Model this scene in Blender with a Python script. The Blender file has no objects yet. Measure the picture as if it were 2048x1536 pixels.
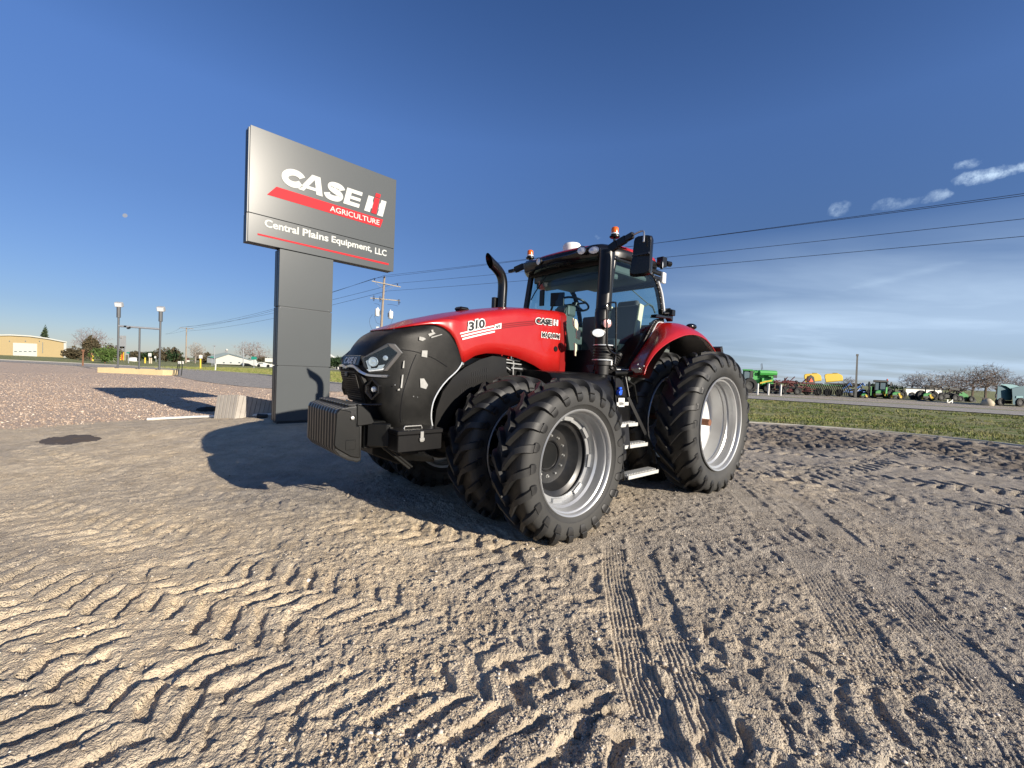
import bpy, bmesh, math, random
import numpy as np
from mathutils import Vector, Matrix
random.seed(7); rng=np.random.default_rng(11)
SC=bpy.context.scene; COL=SC.collection
R=math.radians; PI=math.pi; cos=math.cos; sin=math.sin
# ------------------------------------------------------------------ helpers
class MB:
    """collects geometry, then links it as ONE mesh object"""
    def __init__(s): s.v=[]; s.f=[]; s.m=[]; s.mi=0
    def add(s,vs,fs):
        o=len(s.v); s.v+= [tuple(v) for v in vs]; s.f+=[tuple(i+o for i in f) for f in fs]; s.m+=[s.mi]*len(fs); return s
    def box(s,c,d,rot=None,taper=None):
        x,y,z=[k/2 for k in d]; vs=[Vector((a*x,b*y,e*z)) for e in(-1,1) for a,b in((-1,-1),(1,-1),(1,1),(-1,1))]
        if taper: vs=[Vector((v.x*(taper[0] if v.z>0 else 1),v.y*(taper[1] if v.z>0 else 1),v.z)) for v in vs]
        if rot is not None: vs=[rot@v for v in vs]
        return s.add([v+Vector(c) for v in vs],[(3,2,1,0),(4,5,6,7),(0,1,5,4),(1,2,6,5),(2,3,7,6),(3,0,4,7)])
    def bbox(s,a,b):
        return s.box([(a[i]+b[i])/2 for i in range(3)],[abs(b[i]-a[i]) for i in range(3)])
    def prism(s,pts,off):
        """polygon of 3-D points extruded by vector off"""
        n=len(pts); P=[Vector(p) for p in pts]; o=Vector(off)
        return s.add(P+[p+o for p in P],[tuple(range(n))[::-1],tuple(range(n,2*n))]+[(i,(i+1)%n,n+(i+1)%n,n+i) for i in range(n)])
    def tube(s,path,r,n=8,caps=True,closed=False):
        P=[Vector(p) for p in path]; k=len(P); rs=r if hasattr(r,'__len__') else [r]*k
        T=[]
        for i in range(k):
            a=P[(i-1)%k] if (i>0 or closed) else P[0]; b=P[(i+1)%k] if (i<k-1 or closed) else P[-1]
            t=(b-a); T.append(t.normalized() if t.length>1e-9 else Vector((0,0,1)))
        up=Vector((0,0,1)) if abs(T[0].z)<.9 else Vector((1,0,0)); nrm=(up-T[0]*up.dot(T[0])).normalized(); vs=[]
        for i in range(k):
            nrm=(nrm-T[i]*nrm.dot(T[i])).normalized(); bi=T[i].cross(nrm)
            vs+=[P[i]+(nrm*cos(2*PI*j/n)+bi*sin(2*PI*j/n))*rs[i] for j in range(n)]
        fs=[(i*n+j,i*n+(j+1)%n,(i+1)*n+(j+1)%n,(i+1)*n+j) for i in range(k-1) for j in range(n)]
        if closed: fs+=[((k-1)*n+j,(k-1)*n+(j+1)%n,(j+1)%n,j) for j in range(n)]
        elif caps: fs+=[tuple(range(n))[::-1],tuple((k-1)*n+j for j in range(n))]
        return s.add(vs,fs)
    def lathe(s,prof,o=(0,0,0),axis=(0,0,1),n=24,cap=False,arc=(0,2*PI)):
        """prof: (radius, height along axis)"""
        A=Vector(axis).normalized(); u=Vector((0,0,1)) if abs(A.z)<.9 else Vector((1,0,0)); u=(u-A*u.dot(A)).normalized(); w=A.cross(u); O=Vector(o)
        full=abs(arc[1]-arc[0]-2*PI)<1e-6; m=n if full else n+1
        vs=[O+A*h+(u*cos(arc[0]+(arc[1]-arc[0])*j/n)+w*sin(arc[0]+(arc[1]-arc[0])*j/n))*r for r,h in prof for j in range(m)]
        k=len(prof); fs=[(i*m+j,i*m+(j+1)%m,(i+1)*m+(j+1)%m,(i+1)*m+j) for i in range(k-1) for j in range(m if full else n)]
        if cap: fs+=[tuple(range(m))[::-1],tuple((k-1)*m+j for j in range(m))]
        return s.add(vs,fs)
    def grid(s,G,flip=False):
        G=np.asarray(G); a,b=G.shape[:2]
        fs=[(i*b+j,(i+1)*b+j,(i+1)*b+j+1,i*b+j+1) if flip else (i*b+j,i*b+j+1,(i+1)*b+j+1,(i+1)*b+j) for i in range(a-1) for j in range(b-1)]
        return s.add(G.reshape(-1,3).tolist(),fs)
    def sphere(s,c,r,nu=12,nv=8,sc=(1,1,1)):
        prof=[(max(r*sin(PI*i/nv),1e-4),-r*cos(PI*i/nv)) for i in range(nv+1)]
        o=len(s.v); s.lathe(prof,(0,0,0),(0,0,1),nu)
        for i in range(o,len(s.v)): v=s.v[i]; s.v[i]=(v[0]*sc[0]+c[0],v[1]*sc[1]+c[1],v[2]*sc[2]+c[2])
        return s
    def xf(s,M,start=0):
        for i in range(start,len(s.v)): s.v[i]=tuple(M@Vector(s.v[i]))
        return s
    def build(s,name,mats,parent=None,smooth=None,bevel=0,seg=1,loc=None,recalc=True):
        me=bpy.data.meshes.new(name); me.from_pydata(s.v,[],s.f)
        for m in (mats if isinstance(mats,(list,tuple)) else [mats]): me.materials.append(m)
        if any(s.m): me.polygons.foreach_set('material_index',s.m)
        if recalc:
            bm=bmesh.new(); bm.from_mesh(me); bmesh.ops.recalc_face_normals(bm,faces=bm.faces); bm.to_mesh(me); bm.free()
        if smooth is not None:
            me.polygons.foreach_set('use_smooth',[True]*len(me.polygons))
            try: me.set_sharp_from_angle(angle=R(smooth))
            except Exception: pass
        me.update(); o=bpy.data.objects.new(name,me); COL.objects.link(o)
        if parent: o.parent=parent
        if loc is not None: o.location=loc
        if bevel:
            b=o.modifiers.new('bevel','BEVEL'); b.width=bevel; b.segments=seg; b.limit_method='ANGLE'; b.angle_limit=R(35); b.harden_normals=False
        return o
def tag(o,label=None,cat=None,group=None,kind=None):
    for k,v in(('label',label),('category',cat),('group',group),('kind',kind)):
        if v: o[k]=v
    return o
def thing(name,label,cat,loc=(0,0,0),rz=0,group=None):
    o=bpy.data.objects.new(name,None); COL.objects.link(o); o.location=loc; o.rotation_euler=(0,0,rz); o.empty_display_size=.2
    return tag(o,label,cat,group)
def dup(root,loc,rz=0,label=None,parent=None):
    r=root.copy(); COL.objects.link(r)
    if parent is not None: r.parent=parent
    if loc is not None: r.location=loc; r.rotation_euler=(0,0,rz)
    if label: r['label']=label
    for ch in list(root.children): dup(ch,None,parent=r)
    return r
def cr(P,n):
    """Catmull-Rom samples along control points (array k x d)"""
    P=np.asarray(P,float); k=len(P); t=np.linspace(0,k-1,n); i=np.minimum(t.astype(int),k-2); f=(t-i)[:,None] if P.ndim==2 else (t-i).reshape((-1,)+(1,)*(P.ndim-1))
    g=lambda j:P[np.clip(j,0,k-1)]
    p0=np.where((i==0).reshape((-1,)+(1,)*(P.ndim-1)),2*g(i)-g(i+1),g(i-1)); p3=np.where((i==k-2).reshape((-1,)+(1,)*(P.ndim-1)),2*g(i+1)-g(i),g(i+2)); p1=g(i); p2=g(i+1)
    return .5*((2*p1)+(-p0+p2)*f+(2*p0-5*p1+4*p2-p3)*f*f+(-p0+3*p1-3*p2+p3)*f**3)
def patch(net,nu,nv):
    N=np.asarray(net,float); A=cr(N,nu); return np.swapaxes(cr(np.swapaxes(A,0,1),nv),0,1)
_fc={}
def text_mb(txt,size=1,ext=.01,off=0,sx=1,shear=0,ax='LEFT',sp=1):
    """flat lettering in x-y plane, extruded along z from 0 to ext"""
    c=bpy.data.curves.new('t','FONT'); c.body=txt; c.size=size; c.offset=off; c.shear=shear; c.align_x=ax; c.space_character=sp; c.resolution_u=3; c.extrude=ext/2
    o=bpy.data.objects.new('t',c); COL.objects.link(o); bpy.context.view_layer.update()
    me=bpy.data.meshes.new_from_object(o.evaluated_get(bpy.context.evaluated_depsgraph_get()))
    m=MB(); m.add([(v.co.x*sx,v.co.y,v.co.z+ext/2) for v in me.vertices],[tuple(p.vertices) for p in me.polygons])
    bpy.data.objects.remove(o); bpy.data.curves.remove(c); bpy.data.meshes.remove(me); return m
def fit(m,x0,x1,y0,y1):
    """scale lettering so that it fills a box"""
    a=np.array(m.v); lo=a.min(0); hi=a.max(0)
    a[:,0]=x0+(a[:,0]-lo[0])*(x1-x0)/(hi[0]-lo[0]); a[:,1]=y0+(a[:,1]-lo[1])*(y1-y0)/(hi[1]-lo[1]); m.v=[tuple(p) for p in a]; return m
# ------------------------------------------------------------------ materials
class NT:
    def __init__(s,name,world=False):
        if world: s.t=name.node_tree
        else:
            s.mat=bpy.data.materials.new(name); s.mat.use_nodes=True; s.t=s.mat.node_tree
        s.t.nodes.clear()
    def n(s,ty,**kw):
        nd=s.t.nodes.new(ty)
        for k,v in kw.items():
            if k.startswith('_'): setattr(nd,k[1:],v)
            else: nd.inputs[int(k[1:]) if k[0]=='i' and k[1:].isdigit() else k.replace('__',' ')].default_value=v
        return nd
    def l(s,a,b): s.t.links.new(a,b)
    def ramp(s,fac,stops,interp='LINEAR'):
        r=s.t.nodes.new('ShaderNodeValToRGB'); r.color_ramp.interpolation=interp; e=r.color_ramp.elements
        while len(e)<len(stops): e.new(.5)
        for q,(p,c) in zip(e,stops): q.position=p; q.color=(*c,1) if len(c)==3 else c
        if fac is not None: s.l(fac,r.inputs[0])
        return r.outputs[0]
    def math(s,op,a,b=None,clamp=False):
        m=s.t.nodes.new('ShaderNodeMath'); m.operation=op; m.use_clamp=clamp
        for i,q in enumerate((a,b)):
            if q is None: continue
            if isinstance(q,(int,float)): m.inputs[i].default_value=q
            else: s.l(q,m.inputs[i])
        return m.outputs[0]
    def mix(s,f,a,b,blend='MIX'):
        m=s.t.nodes.new('ShaderNodeMix'); m.data_type='RGBA'; m.blend_type=blend
        for sock,q in((m.inputs[0],f),(m.inputs[6],a),(m.inputs[7],b)):
            if isinstance(q,(int,float)): sock.default_value=q
            elif isinstance(q,tuple): sock.default_value=(*q,1) if len(q)==3 else q
            else: s.l(q,sock)
        return m.outputs[2]
    def noise(s,vec,scale,det=4,rough=.5,out=0,dist=0):
        m=s.t.nodes.new('ShaderNodeTexNoise'); m.inputs['Scale'].default_value=scale; m.inputs['Detail'].default_value=det; m.inputs['Roughness'].default_value=rough; m.inputs['Distortion'].default_value=dist
        if vec is not None: s.l(vec,m.inputs['Vector'])
        return m.outputs[out]
    def out(s,surf,disp=None):
        o=s.t.nodes.new('ShaderNodeOutputMaterial'); s.l(surf,o.inputs[0]); return s.mat
    def obj(s): return s.t.nodes.new('ShaderNodeTexCoord').outputs['Object']
    def bump(s,h,strength=.3,dist=.01,nrm=None):
        b=s.t.nodes.new('ShaderNodeBump'); b.inputs['Strength'].default_value=strength; b.inputs['Distance'].default_value=dist; s.l(h,b.inputs['Height'])
        if nrm is not None: s.l(nrm,b.inputs['Normal'])
        return b.outputs[0]
    def bsdf(s,col,rough=.5,metal=0,nrm=None,spec=.5,**kw):
        b=s.t.nodes.new('ShaderNodeBsdfPrincipled')
        for k,q in(('Base Color',col),('Roughness',rough),('Metallic',metal),('Specular IOR Level',spec)):
            if isinstance(q,tuple): b.inputs[k].default_value=(*q,1)
            elif isinstance(q,(int,float)): b.inputs[k].default_value=q
            else: s.l(q,b.inputs[k])
        for k,v in kw.items(): b.inputs[k.replace('_',' ')].default_value=v
        if nrm is not None: s.l(nrm,b.inputs['Normal'])
        return b.outputs[0]
def mat(name,col,rough=.5,metal=0,var=.12,scale=6,dirt=None,dscale=3,bump=0,bscale=80,spec=.5,rvar=.0,**kw):
    """procedural paint / plastic / metal: tone variation, optional dust in patches, fine bump"""
    t=NT(name); o=t.obj(); n=t.noise(o,scale,5,.6)
    c=t.mix(n,tuple(k*(1-var) for k in col),tuple(min(1,k*(1+var)) for k in col))
    rg=rough
    if dirt:
        d=t.noise(o,dscale,6,.65); f=t.ramp(d,[(.42,(0,0,0)),(.75,(1,1,1))]); f=t.math('MULTIPLY',f,dirt[1]); c=t.mix(f,c,dirt[0])
        rg=t.math('ADD',t.math('MULTIPLY',f,.4),rough)
    elif rvar: rg=t.math('ADD',t.math('MULTIPLY',t.noise(o,scale*3,4,.6),rvar*2),rough-rvar)
    nr=t.bump(t.noise(o,bscale,4,.6),bump,.004) if bump else None
    return t.out(t.bsdf(c,rg,metal,nr,spec,**kw))
DUST=(.36,.30,.22)
M={}
M['red']=mat('red_paint',(.36,.009,.008),.26,0,.05,2,(DUST,.03),4,spec=.5,Coat_Weight=.35,Coat_Roughness=.05)
M['redd']=mat('dark_red',(.20,.006,.006),.3,0,.1,3,spec=.5)
M['blk']=mat('black_plastic',(.0055,.0055,.006),.34,0,.2,5,(DUST,.015),3,.05,90,spec=.35)
M['blkg']=mat('gloss_black',(.005,.005,.006),.20,0,.2,4,(DUST,.01),3)
M['shroud']=mat('scuffed_black_plastic',(.0052,.0052,.005),.40,0,.25,2.2,((.10,.096,.088),.12),3.6,.25,160,spec=.16)
M['steel']=mat('black_cast_iron',(.0045,.005,.0052),.40,.0,.3,7,(DUST,.012),4,.2,120,spec=.28)
M['side']=mat('dusty_sidewall',(.027,.027,.026),.62,0,.15,4,((.09,.085,.075),.30),2.2,.15,120)
M['rub']=mat('tyre_rubber',(.0095,.0095,.0095),.52,0,.2,5,((.08,.075,.07),.22),2.6,.25,140)
M['rimw']=mat('white_rim_paint',(.62,.62,.61),.32,.05,.06,4,(DUST,.12),4)
M['rims']=mat('silver_rim_paint',(.46,.47,.475),.34,.6,.06,4,(DUST,.14),5)
M['rimd']=mat('charcoal_rim_disc',(.026,.027,.029),.34,.4,.15,4,(DUST,.10),4)
M['surr']=mat('satin_headlamp_surround',(.085,.088,.09),.3,.5,.1,4)
M['trim']=mat('satin_headlamp_trim',(.22,.20,.18),.28,.7,.08,4)
M['stick']=mat('sticker_and_reflection',(.30,.30,.285),.5,0,.35,30)
M['wgt']=mat('painted_iron_weight',(.016,.017,.018),.30,.1,.3,9,(DUST,.05),5,.3,60,spec=.6)
M['bolt']=mat('zinc_bolt',(.55,.55,.53),.35,.8,.15,20)
M['rust']=mat('rusty_axle',(.20,.085,.045),.7,.2,.35,18,bump=.5)
M['alu']=mat('ribbed_step_aluminium',(.66,.66,.63),.42,.35,.15,14,bump=.3)
M['chrome']=mat('polished_trim',(.48,.52,.60),.16,.9,.05,4)
M['white']=mat('white_decal',(.78,.78,.76),.4,0,.03,9)
M['grl']=mat('matt_black_grille',(.004,.004,.0045),.45,0,.1,5,spec=.12)
M['dkt']=mat('black_decal',(.010,.010,.012),.35,0,.1,9)
M['pink']=mat('fading_stripe_dark',(.16,.006,.008),.4,0,.1,9)
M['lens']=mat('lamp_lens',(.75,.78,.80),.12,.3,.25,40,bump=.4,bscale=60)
M['pinkl']=mat('pink_lamp_lens',(.62,.36,.36),.15,.2,.3,40,bump=.4,bscale=60)
M['amber']=mat('amber_beacon',(.80,.16,.012),.18,0,.25,30,Transmission_Weight=.25)
M['cream']=mat('cream_trim',(.62,.60,.43),.6,0,.08,6)
M['seat']=mat('grey_seat_cloth',(.060,.068,.075),.8,0,.15,12)
M['int']=mat('grey_cab_plastic',(.09,.105,.10),.5,0,.2,4)
M['blue']=mat('blue_cap',(.02,.10,.60),.35,0,.1,5)
M['greyp']=mat('grey_sign_paint',(.080,.088,.092),.235,.0,.04,1.5,bump=.01,spec=.16)
M['dkgrey']=mat('dark_sign_return',(.030,.036,.042),.4,.2,.1,2)
M['signred']=mat('red_sign_vinyl',(.44,.020,.028),.5,0,.04,3,spec=.08)
M['signwh']=mat('white_sign_letters',(.50,.51,.485),.6,0,.03,3,spec=.05)
M['timber']=mat('weathered_timber',(.42,.36,.29),.85,0,.35,9,bump=.5,bscale=40)
def glass(name,tint,rgh=.02,refl=1.0):
    t=NT(name); tr=t.n('ShaderNodeBsdfTransparent'); tr.inputs[0].default_value=(*tint,1)
    gl=t.n('ShaderNodeBsdfGlossy'); gl.inputs['Roughness'].default_value=rgh; gl.inputs[0].default_value=(.9,.95,1,1)
    fr=t.n('ShaderNodeFresnel'); fr.inputs[0].default_value=1.45
    mx=t.n('ShaderNodeMixShader'); t.l(t.math('MULTIPLY',fr.outputs[0],refl),mx.inputs[0]); t.l(tr.outputs[0],mx.inputs[1]); t.l(gl.outputs[0],mx.inputs[2])
    return t.out(mx.outputs[0])
M['glass']=glass('cab_glass',(.70,.85,.86),.02,.8)
M['lampglass']=glass('lamp_glass',(.92,.95,.96),.03,.6)
# ------------------------------------------------------------------ camera
F=850.; ROLL=R(2.4); PITCH=math.atan(26/F); H=1.575
CF=Vector((0,cos(PITCH),-sin(PITCH))); r0=Vector((1,0,0)); u0=r0.cross(CF)
CR=r0*cos(ROLL)+u0*sin(ROLL); CU=CR.cross(CF)
cam=bpy.data.cameras.new('camera'); co=bpy.data.objects.new('camera',cam); COL.objects.link(co)
co.matrix_world=Matrix(((CR.x,CU.x,-CF.x,0),(CR.y,CU.y,-CF.y,0),(CR.z,CU.z,-CF.z,H),(0,0,0,1)))
cam.sensor_width=36; cam.lens=F/2048*36; cam.clip_start=.05; cam.clip_end=9000; SC.camera=co
def ray(px,py): return CF+CR*((px-1024)/F)+CU*((768-py)/F)
def at(px,py,D):
    """world point seen at a pixel of the photograph, D metres ahead (used to read sizes and places off the photo)"""
    r=ray(px,py); return Vector((0,0,H))+r*(D/r.y)
def gp(px,py,z=0):
    r=ray(px,py); return Vector((0,0,H))+r*((z-H)/r.z)
# ------------------------------------------------------------------ light
SUN_AZ=Vector((.784,-.620,0)).normalized(); SUN_EL=R(18.9)
sd=Vector((SUN_AZ.x*cos(SUN_EL),SUN_AZ.y*cos(SUN_EL),sin(SUN_EL)))
sl=bpy.data.lights.new('sun','SUN'); sl.energy=5.0; sl.angle=R(.5); sl.color=(1,.90,.76)
so=bpy.data.objects.new('sun',sl); COL.objects.link(so); so.rotation_euler=(-sd).to_track_quat('-Z','Y').to_euler(); so.location=(30,-20,30)
W=bpy.data.worlds.new('World'); SC.world=W; W.use_nodes=True
t=NT(W,True)
sky=t.n('ShaderNodeTexSky'); sky.sky_type='NISHITA'; sky.sun_disc=False; sky.sun_elevation=SUN_EL; sky.sun_rotation=math.atan2(SUN_AZ.x,SUN_AZ.y); sky.altitude=600; sky.air_density=1.0; sky.dust_density=.35; sky.ozone_density=3.0
vec=t.n('ShaderNodeTexCoord').outputs['Generated']
sep=t.n('ShaderNodeSeparateXYZ'); t.l(vec,sep.inputs[0]); X,Y,Z=sep.outputs
# high thin clouds over a flat layer: direction projected on a plane overhead
zz=t.math('ADD',t.math('MAXIMUM',Z,.0),.06)
cx=t.math('DIVIDE',X,zz); cy=t.math('DIVIDE',Y,zz)
az=t.math('ARCTAN2',X,Y)
cmb=t.n('ShaderNodeCombineXYZ'); t.l(t.math('MULTIPLY',cx,.5),cmb.inputs[0]); t.l(t.math('MULTIPLY',cy,.9),cmb.inputs[1])
n1=t.noise(cmb.outputs[0],.8,5,.52,dist=.5)
sheet=t.ramp(n1,[(.24,(.1,.1,.1)),(.72,(.95,.95,.95))])
right=t.ramp(az,[(.22,(0,0,0)),(.55,(1,1,1))])
low=t.ramp(Z,[(.0,(.8,.8,.8)),(.06,(.95,.95,.95)),(.15,(.80,.80,.80)),(.22,(.55,.55,.55)),(.29,(0,0,0))])
f=t.math('MULTIPLY',t.math('MULTIPLY',sheet,right),low)
band=t.ramp(Z,[(.03,(.30,.30,.30)),(.10,(.60,.60,.60)),(.145,(.52,.52,.52)),(.19,(0,0,0))])
f=t.math('MAXIMUM',f,t.math('MULTIPLY',band,t.ramp(az,[(.30,(0,0,0)),(.55,(1,1,1))])))
rise=t.math('ADD',t.math('MULTIPLY',az,.21),.035); dz=t.math('ABSOLUTE',t.math('SUBTRACT',Z,rise)); streak=t.math('MULTIPLY',t.ramp(dz,[(0,(.62,.62,.62)),(.045,(0,0,0))]),t.ramp(n1,[(.34,(.15,.15,.15)),(.58,(1,1,1))])); f=t.math('MAXIMUM',f,t.math('MULTIPLY',streak,t.ramp(az,[(.36,(0,0,0)),(.50,(1,1,1))])))
# small cumulus wisps high on the right
cm2=t.n('ShaderNodeCombineXYZ'); t.l(t.math('MULTIPLY',az,10),cm2.inputs[0]); t.l(t.math('MULTIPLY',Z,26),cm2.inputs[1])
n2=t.noise(cm2.outputs[0],1.0,5,.55,dist=.3)
nA=t.noise(vec,30,4,.6,out=1); sn=t.n('ShaderNodeSeparateColor'); t.l(nA,sn.inputs[0])
azn=t.math('ADD',az,t.math('MULTIPLY',t.math('SUBTRACT',sn.outputs[0],.5),.050)); zn=t.math('ADD',Z,t.math('MULTIPLY',t.math('SUBTRACT',sn.outputs[1],.5),.022))
wn=t.ramp(t.noise(vec,70,5,.7),[(.36,(.25,.25,.25)),(.62,(1.3,1.3,1.3))]); wis=None
for a_,z_,ra,rz,am in ((.822,.323,.040,.010,.85),(.862,.322,.022,.010,.7),(.905,.330,.030,.012,.85),(.640,.312,.018,.011,.34),(.715,.306,.035,.008,.28),(.770,.306,.022,.008,.45),(.80,.341,.018,.007,.45),(.18,.30,.010,.004,.2)):
    q=t.math('ADD',t.math('POWER',t.math('ABSOLUTE',t.math('DIVIDE',t.math('SUBTRACT',azn,a_),ra)),2),t.math('POWER',t.math('ABSOLUTE',t.math('DIVIDE',t.math('SUBTRACT',zn,z_),rz)),2))
    q=t.math('MULTIPLY',t.math('MULTIPLY',t.math('SUBTRACT',1.0,q,True),am),wn); wis=q if wis is None else t.math('MAXIMUM',wis,q)
f=t.math('MAXIMUM',f,wis)
tint=t.mix(1.0,sky.outputs[0],t.ramp(Z,[(.0,(.80,.82,1.02)),(.08,(.72,.76,.98)),(.305,(.86,.98,1.28)),(.46,(1.06,1.26,1.70)),(.65,(.80,1.05,1.50)),(1,(.8,1.05,1.50))]),'MULTIPLY')
colr=t.mix(f,tint,(6.9,8.9,11.4))
bg=t.n('ShaderNodeBackground'); bg.inputs[1].default_value=.055; t.l(colr,bg.inputs[0])
wo=t.n('ShaderNodeOutputWorld'); t.l(bg.outputs[0],wo.inputs[0])
SC.view_settings.view_transform='Standard'; SC.view_settings.look='None'; SC.view_settings.exposure=.7; SC.view_settings.gamma=1
SC.cycles.max_bounces=6; SC.cycles.transparent_max_bounces=12
# ------------------------------------------------------------------ the tractor
T0=Vector((1.832,7.247,0)); TYAW=R(221)
tractor=thing('tractor','large red tractor with dual wheels and a black nose, parked on the rutted dirt','tractor',T0,TYAW)
TM=Matrix.Translation(T0)@Matrix.Rotation(TYAW,4,'Z'); TI=TM.inverted()
def tl(px,py,x=None,y=None,z=None):
    o=TI@Vector((0,0,H)); d=TI.to_3x3()@ray(px,py); i=0 if x is not None else (1 if y is not None else 2); v=(x,y,z)[i]
    return o+d*((v-o[i])/d[i])
# ---- wheels (axis = local y, outboard = +y * side)
def tyre_mb(Rr,w,rr,nl,side):
    """carcass by lathe, 2*nl curved lugs; Rr carcass radius, w half width, rr bead radius"""
    m=MB(); dR=Rr-rr; m.mi=1
    prof=[(rr,-.80*w),(rr+.05,-.93*w),(rr+.25*dR,-1.0*w),(rr+.5*dR,-1.04*w),(rr+.72*dR,-1.0*w),(rr+.88*dR,-.92*w),(rr+.95*dR,-.80*w),(Rr-.006,-.5*w),(Rr,0)]
    full=prof+[(r,-y) for r,y in prof[-2::-1]]
    m.lathe(full,(0,0,0),(0,1,0),96); m.mark=len(m.f); m.m=[(0 if 6<=(j//96)<=9 else 1) for j in range(len(m.f))]; m.mi=0
    N=9; ys=np.array([.02,.22,.45,.66,.82,.93,1.0,1.03,1.03]); rs=Rr-np.array([.0,.002,.006,.012,.045*dR/.25,.10*dR/.25,.075+.35*(dR-.15)*.5,.11+.35*(dR-.15)*.5,.135+.35*(dR-.15)*.5])
    lead=np.array([.250,.195,.135,.088,.058,.040,.030,.025,.022])*w/.2; hh=np.array([.060,.060,.060,.060,.056,.040,.022,.012,.002]); hw=np.array([.029,.029,.030,.032,.037,.043,.047,.042,.024])
    up=lambda a:cr(np.array(a,float)[:,None],25)[:,0]; ys,rs,lead,hh,hw=[up(a) for a in (ys,rs,lead,hh,hw)]; N=25
    for sd_ in (-1,1):
        for k in range(nl):
            ph=2*PI*(k+(.5 if sd_>0 else 0))/nl+rng.normal(0,.001)
            vs=[]
            for i in range(N):
                y=ys[i]*w; j0=max(0,i-1); j1=min(N-1,i+1); ty=(ys[j1]-ys[j0])*w; tr=rs[j1]-rs[j0]; L=math.hypot(ty,tr) or 1; ny,nr=-tr/L,ty/L
                if nr<0: ny,nr=1,0
                a=ph-lead[i]/rs[i]
                for (dw,h) in ((-1.12,-.010),(-.82,hh[i]),(.82,hh[i]),(1.12,-.010)):
                    aa=a+dw*hw[i]/rs[i]; r=rs[i]+nr*h; yy=(y+ny*h)*sd_
                    vs.append((r*cos(aa),yy,r*sin(aa)))
            fs=[(i*4+j,i*4+j+1,i*4+j+5,i*4+j+4) for i in range(N-1) for j in range(3)]+[(0,1,2,3)]
            m.add(vs,fs)
    return m
def make_wheel(front,side):
    root=None; s=side
    disc=MB(); rim=MB()
    if front:
        rim.lathe([(.476,s*.10),(.474,s*.135),(.500,s*.15),(.507,s*.162),(.512,s*.176),(.505,s*.186),(.494,s*.180),(.486,s*.168),(.484,s*.14),(.470,s*.128),(.462,s*.09),(.455,s*.05),(.435,s*.03),(.425,s*-.02),(.43,s*-.12),(.46,s*-.14),(.47,s*-.17),(.50,s*-.18)],(0,0,0),(0,1,0),72)
        rim.lathe([(.428,s*-.035),(.428,s*-.05),(.375,s*-.05),(.375,s*-.035),(.428,s*-.035)],(0,0,0),(0,1,0),72)
        for k in range(8):      # welded mounting lugs on the rim ring
            a=2*PI*k/8+.2; rot=Matrix.Rotation(-a,3,'Y'); rim.box(rot@Vector((.405,s*-.025,0)),(.05,.03,.13),rot)
        disc.lathe([(.385,s*-.052),(.385,s*-.075),(.355,s*-.085),(.33,s*-.10),(.30,s*-.17),(.275,s*-.20),(.245,s*-.205),(.165,s*-.205),(.155,s*-.195),(.145,s*-.205),(.135,s*-.27),(.13,s*-.45)],(0,0,0),(0,1,0),64)
        disc.lathe([(.385,s*-.06),(.385,s*-.09),(.33,s*-.12),(.29,s*-.20),(.13,s*-.225)],(0,0,0),(0,1,0),48)
        disc.lathe([(.06,s*-.43),(.06,s*-.33),(.045,s*-.32),(.001,s*-.32)],(0,0,0),(0,1,0),24)
        tyre=tyre_mb(.738,.205,.497,22,s); bolts,br,bd=12,.205,-.205
    else:
        rim.lathe([(.60,s*.15),(.60,s*.19),(.645,s*.205),(.655,s*.222),(.662,s*.238),(.655,s*.250),(.640,s*.244),(.630,s*.225),(.628,s*.19),(.606,s*.178),(.598,s*.13),(.597,s*.085),(.572,s*.070),(.568,s*.03),(.576,s*.022),(.568,s*.012),(.562,s*-.06),(.555,s*-.15),(.575,s*-.17),(.60,s*-.20),(.65,s*-.23)],(0,0,0),(0,1,0),96)
        disc.lathe([(.560,s*-.14),(.545,s*-.165),(.50,s*-.17),(.46,s*-.17),(.44,s*-.18),(.40,s*-.215),(.36,s*-.225),(.31,s*-.225),(.295,s*-.235),(.25,s*-.245),(.19,s*-.245),(.15,s*-.25),(.10,s*-.25),(.10,s*-.30),(.03,s*-.30)],(0,0,0),(0,1,0),80)
        tyre=tyre_mb(.960,.255,.652,24,s); bolts,br,bd=10,.165,-.247
    d=disc.build('wheel',M['rimd'] if front else M['rimw'],tractor,smooth=32)
    rim.build('rim',M['rims'],d,smooth=30)
    ty=tyre.build('tyre',[M['rub'],M['side']],d,smooth=42)
    b=MB(); b.lathe([(.001,s*.022),(.008,s*.022),(.012,s*.018),(.0125,s*0),(.019,s*0),(.019,s*-.004)],(0,0,0),(0,1,0),6); b0=None
    for k in range(bolts):
        a=2*PI*k/bolts+.13; p=(br*cos(a),s*bd if False else s*bd,br*sin(a))
        if b0 is None: b0=b.build('bolt',M['bolt'],d); q=b0
        else: q=b0.copy(); COL.objects.link(q)
        q.parent=d; q.location=p
    return d
WBASE=3.03; HF=.735; HR=.955
for s in (1,-1):
    w=make_wheel(True,s); w.location=(WBASE,s*1.515,HF); w.rotation_euler=(0,.06,0)
    w2=dup(w,(WBASE,s*.77,HF)); w2.rotation_euler=(0,.19,0)
    w=make_wheel(False,s); w.location=(0,s*1.49,HR); w.rotation_euler=(0,.03,0)
    w2=dup(w,(0,s*.73,HR)); w2.rotation_euler=(0,.16,0)
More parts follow.
